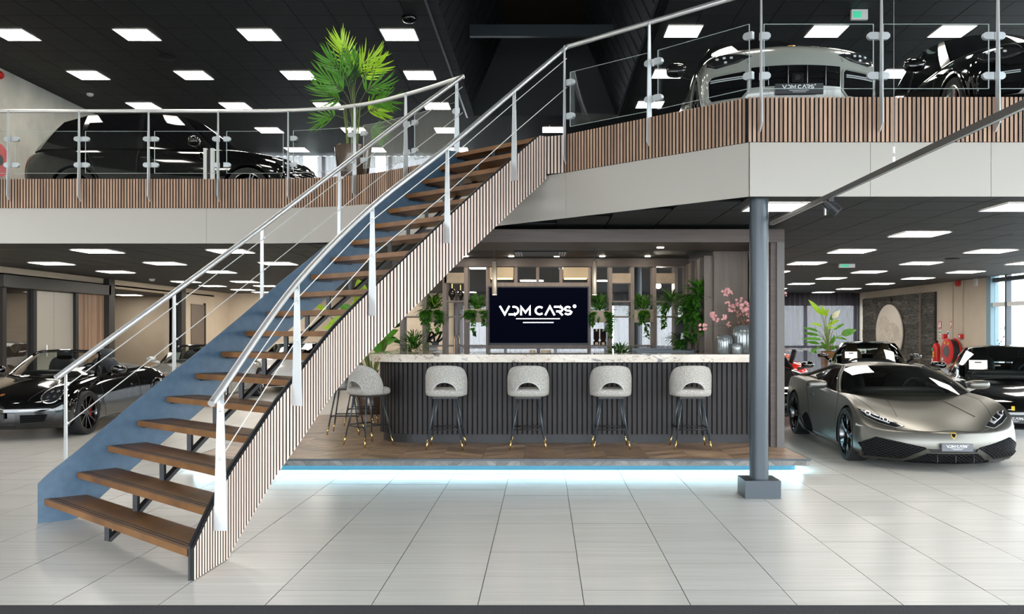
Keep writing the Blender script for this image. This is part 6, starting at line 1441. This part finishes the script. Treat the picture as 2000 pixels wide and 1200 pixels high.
GHS = [((0, -1.12, 1.13), (0, -.28, 1.64), 'screen'), ((.72, -.84, 1.075), (.56, -.14, 1.61), 'pillar'), ((.80, -.70, 1.075), (.60, -.04, 1.615), 'side'), ((.835, .34, 1.09), (.635, .38, 1.65), 'pillar'), ((.835, .46, 1.09), (.635, .48, 1.65), 'side'), ((.82, 1.30, 1.10), (.61, 1.16, 1.62), 'pillar'), ((.81, 1.42, 1.10), (.60, 1.24, 1.615), 'side'), ((.74, 2.0, 1.09), (.53, 1.62, 1.56), 'pillar'), ((.64, 2.2, 1.07), (.46, 1.74, 1.54), 'rear'), ((0, 2.34, 1.06), (0, 1.82, 1.575), 'x')]
def off_roader(loc, label, paint, lampm, gh=GHS, rz=0, sc=.97, plate_=True, wk='suv'):
    c = Car('off_roader', loc, rz, label, paint, sc); add_body(c, 'off_roader'); wheels(c, wk, AXS); greenhouse(c, gh, paint, M_trim, M_tint, .03, .02)
    for o, sg in zip(both(c, 'f', [(.46, .825), (.60, .765), (.82, .735), (.905, .78), (.89, .875), (.76, .905), (.60, .875)], lampm, 'headlight', .006, .03), (1, -1)):
        line_on(c, 'f', [(sg * .54, .80), (sg * .66, .765), (sg * .84, .765), (sg * .885, .805)], .006, M_silv, 'lamp_trim', parent=o, lift=.008)
        for dx, dz in ((.66, .835), (.73, .845), (.80, .845), (.72, .79)): patch(c, 'f', ell2(sg * dx, dz, .016, .013, 12), M_drl, 'lamp_element', .012, .02, parent=o)
    patch(c, 'f', [(.47, .475), (-.47, .475), (-.47, .69), (.47, .69)], M_well, 'front_grille', .005, .03)
    for x in (-.30, -.1, .1, .30): line_on(c, 'f', [(x, .48), (x, .685)], .006, M_gun, 'grille_bar', lift=.012)
    for z in (.545, .62): line_on(c, 'f', [(-.44, z), (.44, z)], .006, M_gun, 'grille_bar', lift=.010)
    patch(c, 'f', [(-.06, .50), (.06, .50), (.06, .595), (-.06, .595)], M_trim, 'radar_box', .02, .03); patch(c, 'f', ell2(0, .548, .03, .03, 14), M_gun, 'camera_eye', .03, .02)
    for o, sg in zip(both(c, 'f', [(.50, .44), (.56, .375), (.86, .37), (.895, .42), (.90, .60), (.86, .655), (.53, .67), (.50, .64)], M_well, 'side_intake', .006, .03), (1, -1)):
        line_on(c, 'f', [(sg * p, q) for p, q in ((.50, .44), (.56, .375), (.86, .37), (.895, .42), (.90, .60), (.86, .655), (.53, .67), (.50, .64))], .014, paint, 'intake_frame', closed=True, parent=o, lift=.004)
        for z in (.585, .605): line_on(c, 'f', [(sg * .54, z), (sg * .87, z)], .006, M_drl, 'light_bar', parent=o, lift=.012)
        line_on(c, 'f', [(sg * .54, .49), (sg * .87, .49)], .005, M_gun, 'intake_slat', parent=o, lift=.010)
    patch(c, 'f', [(.44, .27), (-.44, .27), (-.5, .335), (.5, .335)], M_well, 'lower_intake', .006, .03); both(c, 'f', [(.56, .275), (.80, .285), (.88, .335), (.62, .335)], M_well, 'lower_intake', .006, .03)
    if plate_: nplate(c, -2.43, .415, .50, .11, M_plate); emblem(c, 't', (0, -2.12), .07, .09, mat('emblem_gold'), M_red)
    for sg in (1, -1):
        ax = 'r' if sg > 0 else 'l'
        for ya in (-1.45, 1.45): line_on(c, ax, [(ya + .43 * cos(radians(a)), .38 + .43 * sin(radians(a))) for a in range(-8, 189, 14)], .02, paint, 'arch_lip')
        line_on(c, ax, [(-.80, 1.0), (-.86, .6), (-.8, .38), (.3, .36), (.42, .5), (.42, 1.08)], .0035, M_black, 'door_seam'); line_on(c, ax, [(.42, .45), (1.0, .4), (1.12, .75), (1.3, 1.08)], .0035, M_black, 'door_seam')
        for y in (.16, .98): patch(c, ax, [(y, .93), (y + .2, .93), (y + .2, .96), (y, .96)], paint, 'door_handle', .018, .04)
        line_on(c, 't', [(sg * .5, -2.28), (sg * .6, -1.7), (sg * .70, -1.0)], .0035, M_black, 'bonnet_seam')
    mirrors(c, (1.10, -.62, 1.16), (.13, .09, .085), M_trim if paint == P_chalk else paint, (.90, -.62, 1.06)); return c
M_lampd = mat('lamp_dark_glass')
off_roader((2.78, 11.55, ZU), 'chalk grey off-roader with bold grille on the right balcony', P_chalk, M_lampd, GHS, radians(-2.6), .99)
off_roader((5.64, 11.2, ZU), 'black off-roader on the upper floor at the right edge', P_black, M_lampd, GHS, radians(-4.5), wk='suv_silver')
GHR = [((0, -1.08, 1.13), (0, -.36, 1.70), 'screen'), ((.74, -.84, 1.08), (.60, -.24, 1.685), 'pillar'), ((.83, -.72, 1.08), (.65, -.14, 1.69), 'side'), ((.85, .36, 1.09), (.68, .38, 1.735), 'pillar'), ((.85, .46, 1.09), (.68, .46, 1.735), 'side'), ((.85, 1.36, 1.10), (.67, 1.30, 1.70), 'pillar'), ((.85, 1.46, 1.10), (.67, 1.38, 1.695), 'side'), ((.80, 2.12, 1.09), (.60, 1.82, 1.60), 'pillar'), ((.66, 2.3, 1.07), (.5, 1.94, 1.57), 'rear'), ((0, 2.4, 1.06), (0, 2.02, 1.60), 'x')]
c = off_roader((-6.83, 16.62, ZU), 'long black estate off-roader side-on behind the left balcony glass', P_black, M_lampd, GHR, pi / 2, 1.06, False)
for k in range(7): line_on(c, 'f', [(-.7, .50 + .045 * k), (.7, .50 + .045 * k)], .006, M_silv, 'grille_bar', lift=.012)
both(c, 'b', [(.62, .62), (.82, .62), (.86, .95), (.70, .97)], mat('tail_lamp', (.08, .004, .004), .1, coat=.6), 'tail_light', .005, .04)
# price sheets behind the windscreens
sheet((-8.05, 18.95, .93), 0, 'white price sheet behind the windscreen of the silver car'); sheet((7.1, 20.2, .92), radians(-18), 'white price sheet behind the windscreen of the black car with tan seats')
sheet((7.08, 14.25, .92), radians(-25), 'white price sheet behind the windscreen of the black car with yellow badge'); sheet((-6.6, 23.2, .92), 0, 'white price sheet behind the windscreen of the white car')
sheet((-7.25, 13.45, .93), 0, 'pale price sheet on the dashboard of the black open-top car', .35, .24, .17)
